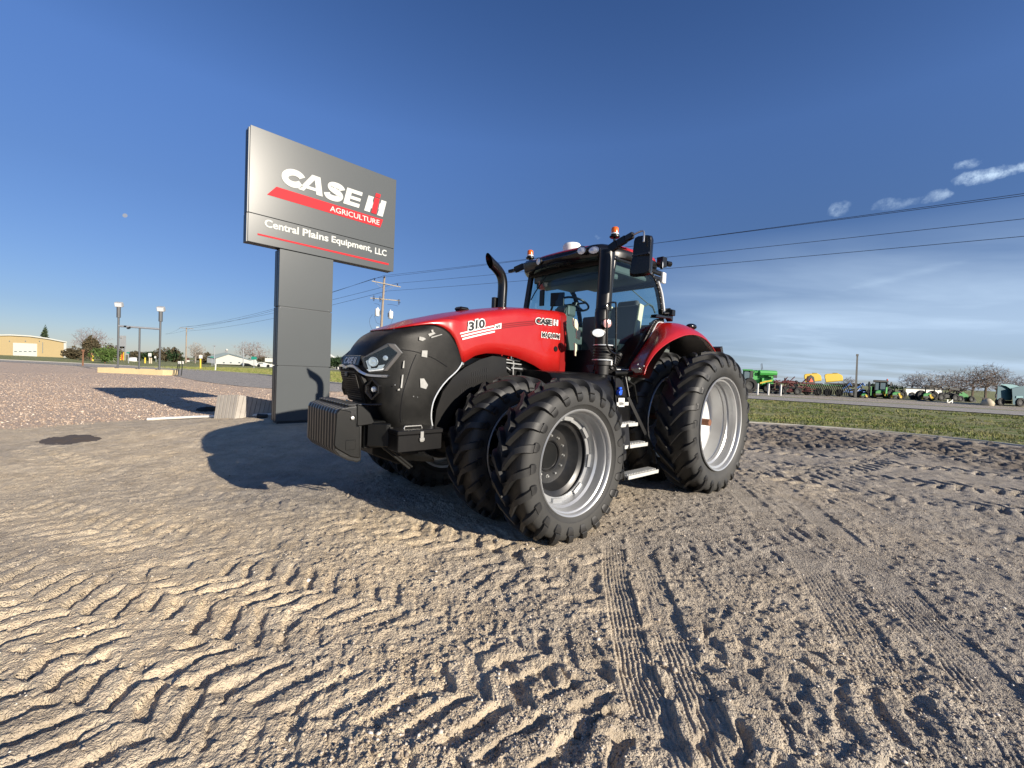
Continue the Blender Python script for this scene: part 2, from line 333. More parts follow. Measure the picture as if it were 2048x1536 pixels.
# axles and belly
m=MB(); m.tube([(0,-1.56,HR),(0,1.56,HR)],.048,16); m.build('rear_axle_bar',M['rust'],tractor,smooth=40)
m=MB(); m.tube([(0,-.62,HR),(0,.62,HR)],.17,20).bbox((-.45,-.30,.55),(1.3,.30,1.35)).bbox((-.75,-.25,.55),(-.45,.25,1.1)); m.bbox((1.2,-.25,.60),(2.6,.25,1.2)).bbox((2.2,-.22,.85),(4.3,.22,1.15)).bbox((2.1,-.30,1.1),(3.9,.30,1.62)); m.build('chassis',M['steel'],tractor,bevel=.015)
m=MB(); m.tube([(WBASE,-1.25,HF),(WBASE,1.25,HF)],.085,16).bbox((WBASE-.12,-.45,.55),(WBASE+.12,.45,.85)).tube([(WBASE,.45,HF),(WBASE,.66,HF)],.17,18).tube([(WBASE,1.1,HF),(WBASE,1.3,HF)],.13,18).tube([(WBASE-.3,-.62,.80),(WBASE-.3,.62,.80)],.035,10); m.build('front_axle',M['steel'],tractor,smooth=40)
# ---- hood
XS=np.concatenate([np.linspace(2.05,3.5,30),np.linspace(3.53,3.95,22),np.linspace(4.0,4.30,14)])
LO=[(2.05,1.60),(2.30,1.592),(2.37,1.60),(2.50,1.655),(2.65,1.70),(2.80,1.735),(2.97,1.757),(3.12,1.765),(3.26,1.760),(3.40,1.725),(3.56,1.635),(3.585,1.70),(3.62,1.79),(3.67,1.885),(3.73,1.95),(3.80,1.992),(3.88,2.012),(3.95,2.012),(4.05,1.995),(4.18,1.965),(4.30,1.935)]
SH=[(2.05,2.385),(2.62,2.345),(3.0,2.285),(3.33,2.215),(3.60,2.150),(3.88,2.070),(4.05,2.025),(4.2,1.980),(4.30,1.945)]
YS=[(2.05,.49),(3.5,.485),(3.75,.475),(3.95,.45),(4.10,.41),(4.2,.36),(4.27,.28),(4.30,.20)]
ip=lambda T,x:float(np.interp(x,[a for a,b in T],[b for a,b in T]))
def crI(T,n=400):
    P=cr(np.array(T),n); return [(a,b) for a,b in P]
SHs=crI(SH); YSs=crI(YS)
def hood_sec(x,grow=0):
    lo=ip(LO,x); sh=ip(SHs,x); y=ip(YSs,x)+grow; k=max(0,min(1,(4.3-x)/.35)); r=.06*k+.004
    sh=max(sh,lo+.012)
    P=[(y,lo),(y+.004,lo+.25*(sh-lo)),(y,lo+.55*(sh-lo)),(y-.006,lo+.8*(sh-lo)),(y-.012,max(sh-r,lo+.85*(sh-lo)))]
    P+=[(y-.02-.25*r,sh-.45*r),(y-.03-.6*r,sh-.12*r),(y-.05-1.1*r,sh+.005*k)]
    yc=y-.05-1.1*r; P+=[(yc*.8,sh+.016*k),(yc*.5,sh+.034*k),(yc*.2,sh+.042*k),(0,sh+.044*k)]
    return P
G=[]
for x in XS:
    P=hood_sec(x); G.append([(x,y,z) for y,z in P]+[(x,-y,z) for y,z in P[-2::-1]])
m=MB(); m.grid(G); hood=m.build('hood',M['red'],tractor,smooth=55)
sm=hood.modifiers.new('thick','SOLIDIFY'); sm.thickness=.012; sm.offset=-1
m=MB()
for (z0,z1,y) in ((2.16,2.168,.4955),): pass
# rear cowl behind the hood; a dark red reflection is put into its colour
m=MB(); G=[]
for x in (1.93,1.955,2.035):
    P=hood_sec(2.05,-.012); P[0]=(P[0][0],1.56); G.append([(x,y,z) for y,z in P]+[(x,-y,z) for y,z in P[-2::-1]])
m.grid(G); m.build('rear_cowl',M['redd'],tractor,smooth=50)
m=MB(); m.lathe([(.001,.012),(.030,.012),(.036,.004),(.036,0)],tl(1111,698,y=.4905),(0,1,0),18); m.build('hood_latch',M['blk'],tractor,smooth=30)
m=MB(); m.bbox((3.20,-.07,2.262),(3.34,.07,2.31)); m.build('hood_cap',M['blk'],tractor,bevel=.02)
# ---- black nose shroud : control net, columns from the rear edge round to the centre line
def mirr(rows): return [r+[(x,-y,z) for x,y,z in r[-2::-1]] for r in rows]
def bx_(x): return (x,ip(YSs,x)-.004,ip(LO,x)-.004)
top=[bx_(3.565),bx_(3.64),bx_(3.76),bx_(3.92),bx_(4.12),bx_(4.24),(4.298,.20,1.931),(4.305,0,1.933)]
rows=[top,
 [(3.585,.487,1.61),(3.68,.487,1.72),(3.83,.482,1.84),(4.02,.470,1.90),(4.22,.425,1.89),(4.34,.345,1.875),(4.395,.20,1.86),(4.41,0,1.868)],
 [(3.64,.489,1.545),(3.76,.490,1.61),(3.92,.486,1.69),(4.10,.470,1.74),(4.28,.420,1.755),(4.42,.335,1.76),(4.485,.21,1.755),(4.505,0,1.762)],
 [(3.74,.490,1.46),(3.85,.490,1.50),(4.00,.484,1.56),(4.16,.466,1.60),(4.32,.415,1.62),(4.46,.335,1.63),(4.535,.22,1.63),(4.56,0,1.635)],
 [(3.83,.490,1.36),(3.94,.489,1.39),(4.07,.481,1.42),(4.20,.464,1.46),(4.34,.415,1.49),(4.465,.345,1.51),(4.55,.235,1.53),(4.58,0,1.54)],
 [(3.90,.487,1.23),(4.00,.485,1.25),(4.12,.476,1.27),(4.24,.460,1.31),(4.36,.412,1.34),(4.45,.350,1.36),(4.50,.25,1.38),(4.515,0,1.38)],
 [(3.915,.478,1.08),(4.02,.474,1.08),(4.14,.465,1.08),(4.25,.448,1.10),(4.34,.412,1.11),(4.39,.355,1.12),(4.42,.25,1.14),(4.43,0,1.14)],
 [(3.88,.470,.93),(3.99,.464,.93),(4.11,.455,.93),(4.21,.436,.93),(4.28,.400,.94),(4.32,.345,.95),(4.34,.25,.96),(4.35,0,.97)]]
m=MB(); SG=patch(mirr(rows),57,97); m.grid(SG)
sh_=m.build('nose_shroud',M['shroud'],tractor,smooth=50); q=sh_.modifiers.new('thick','SOLIDIFY'); q.thickness=.012; q.offset=-1
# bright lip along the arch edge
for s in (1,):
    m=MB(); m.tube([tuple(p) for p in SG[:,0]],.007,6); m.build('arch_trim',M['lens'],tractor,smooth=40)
# black front grille, recessed below the chrome bar, with lamp niches
m=MB(); m.prism([(4.60,.24,1.525),(4.60,-.24,1.525),(4.545,-.265,1.40),(4.50,-.24,1.20),(4.50,.24,1.20),(4.545,.265,1.40)],(-.10,0,0)); m.build('front_grille',M['grl'],tractor,bevel=.012)
for s in (1,-1):
    m=MB(); c=Vector((4.475,s*.345,1.345)); ax=Vector((.78,s*.62,0)).normalized()
    hexp=[(cos(a)*(.090 if abs(sin(a))>.5 else .075),sin(a)*.105) for a in [R(k) for k in (20,90,160,200,270,340)]]
    u=Vector((-ax.y,ax.x,0)); n=len(hexp)
    o=[c+u*a+Vector((0,0,b))+ax*.035 for a,b in hexp]; i_=[c+u*a*.78+Vector((0,0,b*.78))+ax*.035 for a,b in hexp]; k_=[c+u*a*.62+Vector((0,0,b*.62))-ax*.03 for a,b in hexp]; b_=[c+u*a+Vector((0,0,b))-ax*.04 for a,b in hexp]
    vs=b_+o+i_+k_; fs=[(r*n+j,r*n+(j+1)%n,(r+1)*n+(j+1)%n,(r+1)*n+j) for r in range(3) for j in range(n)]+[tuple(range(3*n,4*n))]
    m.add(vs,fs); fg=m.build('fog_lamp_niche',M['blkg'],tractor,bevel=.004)
    m=MB(); m.lathe([(.001,.016),(.024,.012),(.030,0),(.030,-.012)],c-ax*.012,ax,18); m.build('fog_lamp',M['lens'],fg,smooth=40)
    # bracket lip under the nose
m=MB(); m.tube([(4.50,-.28,1.19),(4.52,-.14,1.185),(4.52,.14,1.185),(4.50,.28,1.19),(4.40,.38,1.20)],.013,8); m.build('grille_lip',M['blkg'],tractor,smooth=40)
m=MB(); m.box((4.616,.02,1.475),(.02,.07,.045)); m.build('radar_sensor',M['rimd'],tractor,bevel=.006)
m=MB()
for k in range(13): m.box((4.607-.0085*k if k<5 else 4.570-.0065*(k-4),0,1.50-.022*k),(.006,.40-.004*k,.005))
for k in range(15): m.box((4.566,-.20+.0285*k,1.375),(.004,.004,.20),Matrix.Rotation(.28,3,'Y'))
m.build('grille_mesh',M['rimd'],tractor)
seam=[SG[int(14+i*.0),j] for i,j in ()]
for row in (17,):
    pts=[tuple(SG[row][j]+np.array([.0,.002 if SG[row][j][1]>0 else -.002,.002])) for j in range(6,34)]; m=MB(); m.tube(pts,.0035,5); m.build('shut_line',M['dkt'],tractor)
pts=[tuple(SG[i][20]+np.array([.001,.003,.0])) for i in range(18,52)]; m=MB(); m.tube(pts,.003,5); m.build('shut_line',M['dkt'],tractor)
# chrome bar
m=MB(); P=[(4.37,.425,1.477),(4.42,.40,1.475),(4.52,.315,1.480),(4.585,.255,1.515),(4.612,.20,1.552),(4.622,.08,1.556),(4.618,.02,1.543),(4.618,-.02,1.543),(4.622,-.08,1.556),(4.612,-.20,1.552),(4.585,-.255,1.515),(4.52,-.315,1.480),(4.42,-.40,1.475),(4.37,-.425,1.477)]
C_=cr(P,70); G=[]
for dz,dx in ((.000,-.03),(.013,-.002),(.009,.006),(-.010,.006),(-.015,-.002),(-.015,-.03)): G.append([(p[0]+dx,p[1]*(1+dx*.6),p[2]+dz) for p in C_])
m.grid(G); m.build('chrome_bar',M['chrome'],tractor,smooth=50)
# badge
m=MB(); m.prism([(4.583,.225,1.565),(4.583,-.225,1.565),(4.560,-.23,1.665),(4.560,.23,1.665)],(-.05,0,0)); bd=m.build('badge_panel',M['blk'],tractor,bevel=.006)
def put(mb,O,U,V,N):
    """place lettering: origin O, reading direction U, up V, outward N"""
    mb.v=[tuple(Vector(O)+Vector(U)*a+Vector(V)*b+Vector(N)*c) for a,b,c in mb.v]; return mb
Vb=Vector((-.025,0,.10)).normalized(); Nb=Vector((.10,0,.025)).normalized()
for (tx_,a0,a1) in (('C',0,.050),('A',.052,.100),('S',.102,.148),('E',.150,.192),('I',.216,.232),('I',.244,.260)):
    tm=fit(text_mb(tx_,.06,.004,.0012,1,.25),a0*1.15,a1*1.15,0,.064); put(tm,Vector((4.582,-.155,1.582)),(0,1,0),Vb,Nb)
    tm.build('badge_letter',M['white'],bd,recalc=False)
# headlights
for s in (1,-1):
    f3=[(728,716),(777,693),(796,704),(766,737),(736,741),(731,731)]; A=Vector((4.555,.262,1.6)); B=Vector((4.27,.435,1.6)); d=(B-A).normalized(); nrm=Vector((-d.y*-1,-d.x*-1,0)); nrm=Vector((d.y,-d.x,0)); nrm=nrm if nrm.y>0 else -nrm
    o=TI@Vector((0,0,H)); 
    def hp(px,py,push):
        dd=TI.to_3x3()@ray(px,py); q=A+nrm*push; t_=(q-o).dot(nrm)/dd.dot(nrm); v=o+dd*t_; return Vector((v.x,v.y,v.z))
    mir=lambda v:Vector((v.x,s*v.y,v.z)); nn=Vector((nrm.x,s*nrm.y,0))
    base=MB(); outl=[(722,717),(775,686),(790,687),(806,706),(774,743),(738,746),(727,733)]
    base.prism([mir(hp(*p,.030)) for p in outl],-nn*.12); hb=base.build('headlight',M['surr'],tractor,bevel=.010,seg=2)
    m=MB(); m.prism([mir(hp(*p,.0315)) for p in f3],nn*.002); m.build('headlight_bowl',M['blkg'],hb)
    m=MB(); m.prism([mir(hp(*p,.032)) for p in ((732,722),(741,717),(742,737),(737,739))],nn*.004); m.prism([mir(hp(*p,.032)) for p in ((757,731),(770,729),(766,736),(754,737))],nn*.004); m.build('headlight_reflector',M['lens'],hb)
    m=MB(); m.prism([mir(hp(*p,.031)) for p in ((776,688),(788,688),(804,706),(796,717),(775,742),(767,742),(795,706),(779,693))],nn*.010); m.build('headlight_trim',M['trim'],hb,bevel=.003)
    m=MB(); m.prism([mir(hp(*p,.0315)) for p in ((733,739),(738,743),(766,740),(768,737),(762,735),(740,737.5))],nn*.006); m.build('headlight_strip',M['lens'],hb,bevel=.001)
    c=mir(hp(746.5,723.5,.034)); m=MB(); m.lathe([(.046,0),(.046,.012),(.040,.014),(.036,.006),(.030,.004),(.001,.012)],c,nn,28); m.build('projector_lamp',M['lens'],hb,smooth=40)
    c=mir(hp(771,716,.034)); m=MB(); m.lathe([(.024,0),(.024,.008),(.018,.010),(.001,.014)],c,nn,20); m.build('marker_lamp',M['lens'],hb,smooth=40)
    m=MB(); m.prism([mir(hp(*p,.052)) for p in f3],nn*.003); m.build('headlight_glass',M['lampglass'],hb)
# louvred inner panel under the arch
m=MB(); arc=[(px,py) for px,py in ((868,862),(873,820),(885,785),(905,757),(930,735),(960,719),(985,712),(1012,712),(1014,752),(990,765),(955,775),(925,795),(905,830),(895,862))]
m.prism([tl(px,py,y=.415) for px,py in arc],(0,-.03,0)); lp=m.build('inner_side_panel',M['blk'],tractor)
m=MB()
for r_ in range(3):
    for k in range(15-3*r_+ (0)):
        a=tl(922+r_*11+k*(3.7-.0*r_)+0*r_,783-r_*17-k*1.15,y=.4155); 
        m.box((a.x,.4165,a.z),(.007,.006,.055),Matrix.Rotation(.15,3,'Y'))
m.build('louvres',M['dkt'],lp)
# scuffs, stickers and painted reflections on the shroud, all laid on as pale patches
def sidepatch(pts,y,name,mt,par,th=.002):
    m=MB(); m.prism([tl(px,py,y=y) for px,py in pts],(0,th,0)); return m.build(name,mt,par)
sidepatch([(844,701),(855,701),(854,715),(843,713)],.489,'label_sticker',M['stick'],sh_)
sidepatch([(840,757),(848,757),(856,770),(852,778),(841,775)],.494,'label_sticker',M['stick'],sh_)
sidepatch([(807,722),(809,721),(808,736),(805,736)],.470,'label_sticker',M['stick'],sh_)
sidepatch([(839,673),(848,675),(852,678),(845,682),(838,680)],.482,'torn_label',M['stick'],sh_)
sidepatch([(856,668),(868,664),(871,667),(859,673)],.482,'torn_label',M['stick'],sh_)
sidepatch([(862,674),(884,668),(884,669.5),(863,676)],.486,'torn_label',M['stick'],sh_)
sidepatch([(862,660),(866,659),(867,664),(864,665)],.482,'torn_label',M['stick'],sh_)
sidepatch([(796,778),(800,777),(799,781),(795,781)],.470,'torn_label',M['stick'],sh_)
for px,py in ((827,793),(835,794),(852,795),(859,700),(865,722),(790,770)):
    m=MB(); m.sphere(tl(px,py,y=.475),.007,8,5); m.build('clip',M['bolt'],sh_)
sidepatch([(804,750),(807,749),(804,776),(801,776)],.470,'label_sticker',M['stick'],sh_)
# hood decals -------------------------------------------------------
YH=.4945
def hp2(x,z,y=YH): return Vector((x,y,z))
def stripe(pts_top,pts_bot,mt,y=YH,name='stripe'):
    m=MB(); a=[hp2(x,z,y) for x,z in pts_top]; b=[hp2(x,z,y) for x,z in pts_bot]; n=len(a)
    G=[[p for p in a],[p for p in b]]; m.grid([[tuple(p) for p in r] for r in G]); m.grid([[(p.x,p.y-.0015,p.z) for p in r] for r in G],True); return m.build(name,mt,hood,recalc=False)
yh=lambda x:ip(YSs,x)+.0065
def curve_band(x0,x1,off,th,mt,n=14):
    base=[(3.62,1.936),(3.40,2.000),(3.17,2.062),(3.05,2.090),(2.80,2.140),(2.52,2.190)]
    B=sorted(base); xs=np.linspace(x0,x1,n); m=MB(); zc=[ip(crI(B,100),x) for x in xs]
    m.grid([[(x,yh(x),z+off+th/2) for x,z in zip(xs,zc)],[(x,yh(x),z+off-th/2) for x,z in zip(xs,zc)]]); return m.build('stripe',mt,hood,recalc=False)
curve_band(3.165,3.61,.008,.015,M['white']); curve_band(3.155,3.595,-.024,.017,M['white']); curve_band(3.145,3.578,-.057,.018,M['white'])
for off in (.012,-.010,-.031): curve_band(2.53,3.06,off,.010,M['redd'])
def side_text(txt,x0,x1,z0,z1,rise,mt,name,off=.0,y=.0,shear=0,ext=.002,out=None):
    """x0 = larger x (left in the photo)"""
    w=x0-x1; tm=fit(text_mb(txt,.1,ext,off,1,shear),0,w,0,z1-z0)
    tm.v=[(a,b+rise*a/w,c) for a,b,c in tm.v]
    tm.v=[(x0-a,yh(x0-a)+.0005+y+c,z0+b) for a,b,c in tm.v]; return tm.build(name,mt,hood,recalc=False)
for d,(tx_,a,b) in enumerate((('3',3.508,3.434),('1',3.418,3.390),('0',3.374,3.292))):
    z=1.985+(3.505-a)*.30
    side_text(tx_,a+.009,b-.009,z-.010,z+.108,.012,M['white'],'model_number',off=.012,y=0); side_text(tx_,a,b,z,z+.098,.010,M['dkt'],'model_number',off=.004,y=.003)
m=MB(); m.add([(3.160,yh(3.16)+.001,2.033),(3.055,yh(3.05)+.001,2.055),(3.055,yh(3.05)+.001,2.118),(3.150,yh(3.15)+.001,2.088)],[(0,1,2,3)]); m.build('small_decal',M['white'],hood,recalc=False)
side_text('AFS',3.145,3.070,2.045,2.085,.014,M['dkt'],'small_lettering',off=.002,y=.003,shear=.3)
side_text('CASE',2.524,2.228,2.158,2.245,.010,M['white'],'maker_lettering',off=.010)
side_text('CASE',2.516,2.236,2.166,2.237,.010,M['dkt'],'maker_lettering',off=.0065,y=.0025)
for k,(a,b,c) in enumerate(((2.205,2.178,0),(2.150,2.123,0))):
    side_text('I',a,b,2.178,2.252,.0,M['white'],'maker_lettering',off=.004,y=.002)
m=MB(); m.bbox((2.124,.4985,2.205),(2.204,.5015,2.222)); m.build('maker_lettering',M['white'],hood)
side_text('I',2.172,2.156,2.178,2.262,.0,M['dkt'],'maker_lettering',off=.003,y=.004)
side_text('MAGNUM',2.410,2.076,1.985+.018,2.082,.0,M['white'],'series_lettering',off=.008)
side_text('MAGNUM',2.402,2.084,2.013,2.072,.0,M['dkt'],'series_lettering',off=.003,y=.003)
# engine parts in the arch gap
m=MB()
for a,b in (((1012,719),(1040,722)),((1012,725),(1042,729)),((1026,716),(1027,732)),((1022,736),(1044,738)),((1026,732),(1026,752)),((1010,733),(1020,740))):
    m.tube([tl(*a,y=.40),tl(*b,y=.40)],.010,6)
m.build('engine_pipes',M['bolt'],tractor,smooth=40)
m=MB(); m.tube([tl(1035,750,y=.38),tl(1055,753,y=.38)],.05,14).tube([tl(1057,754,y=.38),tl(1072,757,y=.38)],.035,12).tube([tl(1014,740,y=.36),tl(1035,756,y=.36),tl(1062,768,y=.36)],.022,8).sphere(tl(1086,758,y=.40),.035).box(tl(1090,765,y=.38),(.12,.1,.08)); m.bbox((2.2,-.38,1.40),(2.95,.36,1.72))
m.build('engine_block',M['steel'],tractor,smooth=40)
# ---- front weights, bracket, toolbox
wp=[(4.845,1.13),(4.83,1.165),(4.79,1.18),(4.72,1.19),(4.63,1.20),(4.60,1.195),(4.60,.68),(4.64,.675),(4.72,.70),(4.80,.745),(4.845,.80)]
wdt=.053; w0=None
for k in range(11):
    yc=-.40+k*.079
    if w0 is None:
        m=MB(); m.prism([(x,-wdt/2,z) for x,z in wp],(0,wdt,0)); m.bbox((4.60,-.018,1.19),(4.74,.018,1.215)); w0=m.build('front_weight',M['wgt'],tractor,bevel=.020,seg=2); w0.location=(0,yc,0)
    else:
        q=w0.copy(); COL.objects.link(q); q.parent=tractor; q.location=(0,yc,0)
ye=.43
m=MB(); m.prism([tl(px,py,y=ye) for px,py in ((673,826),(680,818),(700,822),(712,832),(714,852),(720,852),(720,917),(702,914),(672,897),(668,890))],(0,-.025,0)); m.prism([tl(px,py,y=ye-.005) for px,py in ((714,808),(726,812),(741,826),(750,845),(743,849),(722,852),(714,852))],(0,-.03,0)); wl=m.build('weight_end_plate',M['steel'],tractor,bevel=.008)
m=MB(); m.lathe([(.001,.02),(.016,.018),(.018,0)],tl(704.5,836,y=ye),(0,1,0),12); m.build('bolt',M['bolt'],wl)
m=MB(); m.lathe([(.001,.003),(.020,.003),(.020,0)],tl(705,828,y=ye),(0,1,0),12); m.build('bolt_hole',M['dkt'],wl)
m=MB(); m.box(tl(701,890,y=ye),(.09,.006,.09)); m.build('raised_pad',M['steel'],wl,bevel=.004)
m=MB(); m.bbox((4.28,-.32,.78),(4.56,.36,1.04)).bbox((3.7,-.25,.72),(4.3,.25,1.0)); m.prism([(4.55,.40,1.03),(4.40,.52,1.03),(4.36,.52,1.03),(4.36,.36,1.03)],(0,0,-.22)); m.prism([(4.4,.2,.68),(4.1,.2,.55),(3.95,.2,.62),(3.95,.2,.75),(4.4,.2,.80)],(0,-.4,0)); m.build('weight_bracket',M['steel'],tractor,bevel=.01)
m=MB(); m.box((4.37,.53,.90),(.03,.02,.20)); m.tube([(4.45,.45,.84),(4.15,.50,.58)],.015,6).tube([(4.40,.42,.84),(4.10,.46,.58)],.012,6); m.build('tow_bracket',M['steel'],tractor)
m=MB(); m.bbox((3.93,.50,.79),(4.39,.72,.945)); tb=m.build('toolbox',M['blk'],tractor,bevel=.006)
m=MB(); m.bbox((3.922,.492,.948),(4.398,.728,.99)); m.build('toolbox_lid',M['blk'],tb,bevel=.006)
m=MB(); m.box((4.155,.733,.925),(.035,.012,.10)).box((4.155,.737,.90),(.05,.012,.03)); m.build('toolbox_hasp',M['bolt'],tb,bevel=.003)
m=MB(); m.tube([(4.28,.61,.99),(4.27,.61,1.012),(4.10,.61,1.012),(4.09,.61,.99)],.006,6); m.build('toolbox_handle',M['bolt'],tb)
m=MB(); m.bbox((3.95,.40,.755),(4.30,.62,.785)); m.prism([(4.2,.35,.75),(3.95,.60,.70),(3.93,.60,.66),(4.2,.3,.66)],(0,0,-.03)); m.build('toolbox_bracket',M['steel'],tractor,bevel=.004)
# ---- cab
cab=MB()
AB=(1.66,.80,1.66); AT=(1.42,.80,3.13)
def bar(m,a,b,w,d,up=(0,0,1)):
    a=Vector(a); b=Vector(b); t_=(b-a).normalized(); s1=t_.cross(Vector(up)).normalized(); s2=s1.cross(t_)
    m.prism([a+s1*w/2+s2*d/2,a-s1*w/2+s2*d/2,a-s1*w/2-s2*d/2,a+s1*w/2-s2*d/2],b-a)
for s in (1,-1):
    bar(cab,(1.66,s*.79,1.62),(1.42,s*.79,3.14),.05,.10,(0,1,0))      # front pillars
    # rear corner pillar, curved into the roof and the sill
    P=[(.14,s*.80,2.36),(.15,s*.80,2.50),(.22,s*.80,2.72),(.32,s*.80,2.92),(.44,s*.80,3.04),(.60,s*.80,3.12)]
    Q=cr(P,14); 
    for i in range(13): bar(cab,Q[i],Q[i+1]+(Q[i+1]-Q[i])*.05,.05,.075,(0,1,0))
    # lower sill along the fender
    P=[(.14,s*.80,2.44),(.30,s*.80,2.42),(.42,s*.80,2.33),(.60,s*.80,2.10),(.82,s*.80,1.87),(.98,s*.80,1.70),(1.15,s*.80,1.66),(1.60,s*.80,1.66)]
    Q=cr(P,22)
    for i in range(21): bar(cab,Q[i],Q[i+1]+(Q[i+1]-Q[i])*.05,.055,.06,(0,1,0))
    cab.bbox((.20,s*.77,3.11),(1.45,s*.83,3.17))
cab.bbox((1.38,-.79,3.08),(1.46,.79,3.17)); cab.bbox((-.28,-.60,2.34),(-.22,.60,2.44)); cab.bbox((-.10,-.60,3.02),(-.04,.60,3.12)); cab.bbox((-.10,-.70,3.08),(.45,.70,3.14)); cab.bbox((-.28,-.70,2.34),(.20,-.62,2.42)); cab.bbox((-.28,.62,2.34),(.20,.70,2.42))
cab.build('cab_frame',M['blk'],tractor,bevel=.012,seg=2)
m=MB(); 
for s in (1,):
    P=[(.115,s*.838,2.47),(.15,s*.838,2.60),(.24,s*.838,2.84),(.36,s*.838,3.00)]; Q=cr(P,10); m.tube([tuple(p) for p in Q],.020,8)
m.build('sunlit_pillar_edge',M['lens'],tractor,smooth=40)  # pale strip: sunlight on the pillar's rear edge, put into the colour
m=MB(); c=tl(1326.5,556,y=.84); m.box(c,(.09,.05,.16)); m.build('warning_plate',M['white'],tractor,bevel=.01)
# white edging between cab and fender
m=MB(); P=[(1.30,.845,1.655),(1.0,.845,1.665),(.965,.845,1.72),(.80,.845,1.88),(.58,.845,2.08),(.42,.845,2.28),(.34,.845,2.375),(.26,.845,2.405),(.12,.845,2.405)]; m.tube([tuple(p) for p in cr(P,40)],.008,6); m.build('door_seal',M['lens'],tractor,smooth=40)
def pane(pts,name,off,mt=M['glass']):
    m=MB(); m.add(pts,[tuple(range(len(pts)))]); return m.build(name,mt,tractor,recalc=False)
for s in (1,-1):
    pane([(1.62,s*.825,1.70),(1.08,s*.825,1.70),(.90,s*.825,1.84),(.64,s*.825,2.10),(.46,s*.825,2.34),(.30,s*.825,2.45),(.20,s*.825,2.50),(.24,s*.825,2.74),(.34,s*.825,2.93),(.47,s*.825,3.05),(.60,s*.825,3.12),(1.43,s*.825,3.12)],'side_glass',0)
# curved windscreen
xw=lambda z,y:1.70-.165*(z-1.66)-.10*(abs(y)/.78)**2.2
G=[[(xw(z,y),y,z) for y in np.linspace(-.77,.77,15)] for z in np.linspace(1.90,3.10,6)]
m=MB(); m.grid(G); m.build('windscreen',M['glass'],tractor,smooth=60)
m=MB(); m.bbox((-.28,-.72,1.30),(1.64,.72,1.70)); m.build('cab_floor',M['int'],tractor,bevel=.01)
m=MB(); m.add([(-.25,-.60,2.44),(-.25,.60,2.44),(-.08,.60,3.04),(-.08,-.60,3.04)],[(0,1,2,3)]); m.build('rear_window',M['glass'],tractor,recalc=False)
m=MB(); G=[[(xw(z,y)-.0,y,z) for y in np.linspace(-.77,.77,15)] for z in (1.60,1.90)]; m.grid(G); m.build('firewall',M['blk'],tractor,smooth=60)
# roof
def sup(a,ex,rx,ry,n=4.2):
    c,s_=cos(a),sin(a); return (ex+rx*math.copysign(abs(c)**(2/n),c),ry*math.copysign(abs(s_)**(2/n),s_))
def roof(levels,name,mt,na=96,top=False):
    m=MB(); G=[]
    for k,z0,z1 in levels:
        row=[]
        for j in range(na+1):
            a=2*PI*j/na; x,y=sup(a,.88,.72*k,.87*k); bulge=.10*(1-(y/.87)**2)*k if x>.88 else 0; fx=max(0,min(1,(x-.16)/1.44))
            row.append((x+bulge*max(0,(x-1.2)/.4),y,z0+(z1-z0)*fx))
        G.append(row)
    m.grid(G)
    return m,G
m,G=roof([(.10,3.18,3.12),(.93,3.19,3.13),(.985,3.20,3.13),(1.0,3.215,3.14),(1.005,3.26,3.20),(.998,3.27,3.255),(.98,3.275,3.275)],'',None); m.build('roof_band',M['blk'],tractor,smooth=45)
m,G=roof([(.965,3.272,3.272),(.975,3.30,3.285),(.962,3.335,3.300),(.92,3.365,3.322),(.82,3.395,3.350),(.6,3.425,3.39),(.3,3.44,3.42),(.02,3.445,3.43)],'',None); m.build('roof',M['red'],tractor,smooth=50)
# black sculpted front fascia of the roof
G=[]
for y in np.linspace(-.86,.86,33):
    e=abs(y)/.86; xf=1.655+.065*(1-e**2)-.16*max(0,e-.82)/.18; zt=3.255+.045*math.exp(-((abs(y)-.62)/.2)**2); zb=3.10+.03*(1-e)
    G.append([(xf-.32,y,zt+.03),(xf-.14,y,zt+.022),(xf-.03,y,zt-.01),(xf+.005,y,zt-.05),(xf,y,(zt+zb)/2),(xf-.02,y,zb+.02),(xf-.06,y,zb),(xf-.25,y,zb+.01)])
m=MB(); m.grid(cr(np.array(G),97)); m.build('roof_fascia',M['blkg'],tractor,smooth=45)
def lamp(c,ax,ra,rb,name='work_light',par=tractor,mt='lens'):
    ax=Vector(ax).normalized(); m=MB(); m.lathe([(1.15,-.5),(1.15,.1),(1.0,.15),(.95,.05)],(0,0,0),(1,0,0),20)
    u=Vector((0,0,1)); w=u.cross(ax).normalized(); u=ax.cross(w); 
    B=lambda v:Vector(c)+ax*v[0]*.05+w*v[1]*ra+u*v[2]*rb
    m.v=[tuple(B(v)) for v in m.v]; q=m.build(name,M['blk'],par,smooth=40)
    m=MB(); m.lathe([(.001,.20),(.5,.17),(.97,.06),(.98,.0)],(0,0,0),(1,0,0),20); m.v=[tuple(B(v)) for v in m.v]; m.build('lamp_lens',M[mt],q,smooth=40); return q
for px,py,x,ra,rb in ((1163,501,1.76,.062,.052),(1188,500,1.74,.075,.048),(1077,523,1.74,.05,.05)):
    c=tl(px,py,x=x); lamp(c,(1,.25 if c.y>.3 else -.1,-.05),ra,rb)
c=tl(1063,527,x=1.52); lamp(c,(1,.05,0),.05,.052)
c=tl(1325,530,y=.90); lamp(c,(-.4,1,0),.05,.055); c=tl(1333,527,y=.84); m=MB(); m.tube([c,c+Vector((-.08,.02,0))],.04,12); m.box(c+Vector((.10,-.02,.0)),(.12,.10,.14)); m.build('rear_lamp_housing',M['blk'],tractor,smooth=30)
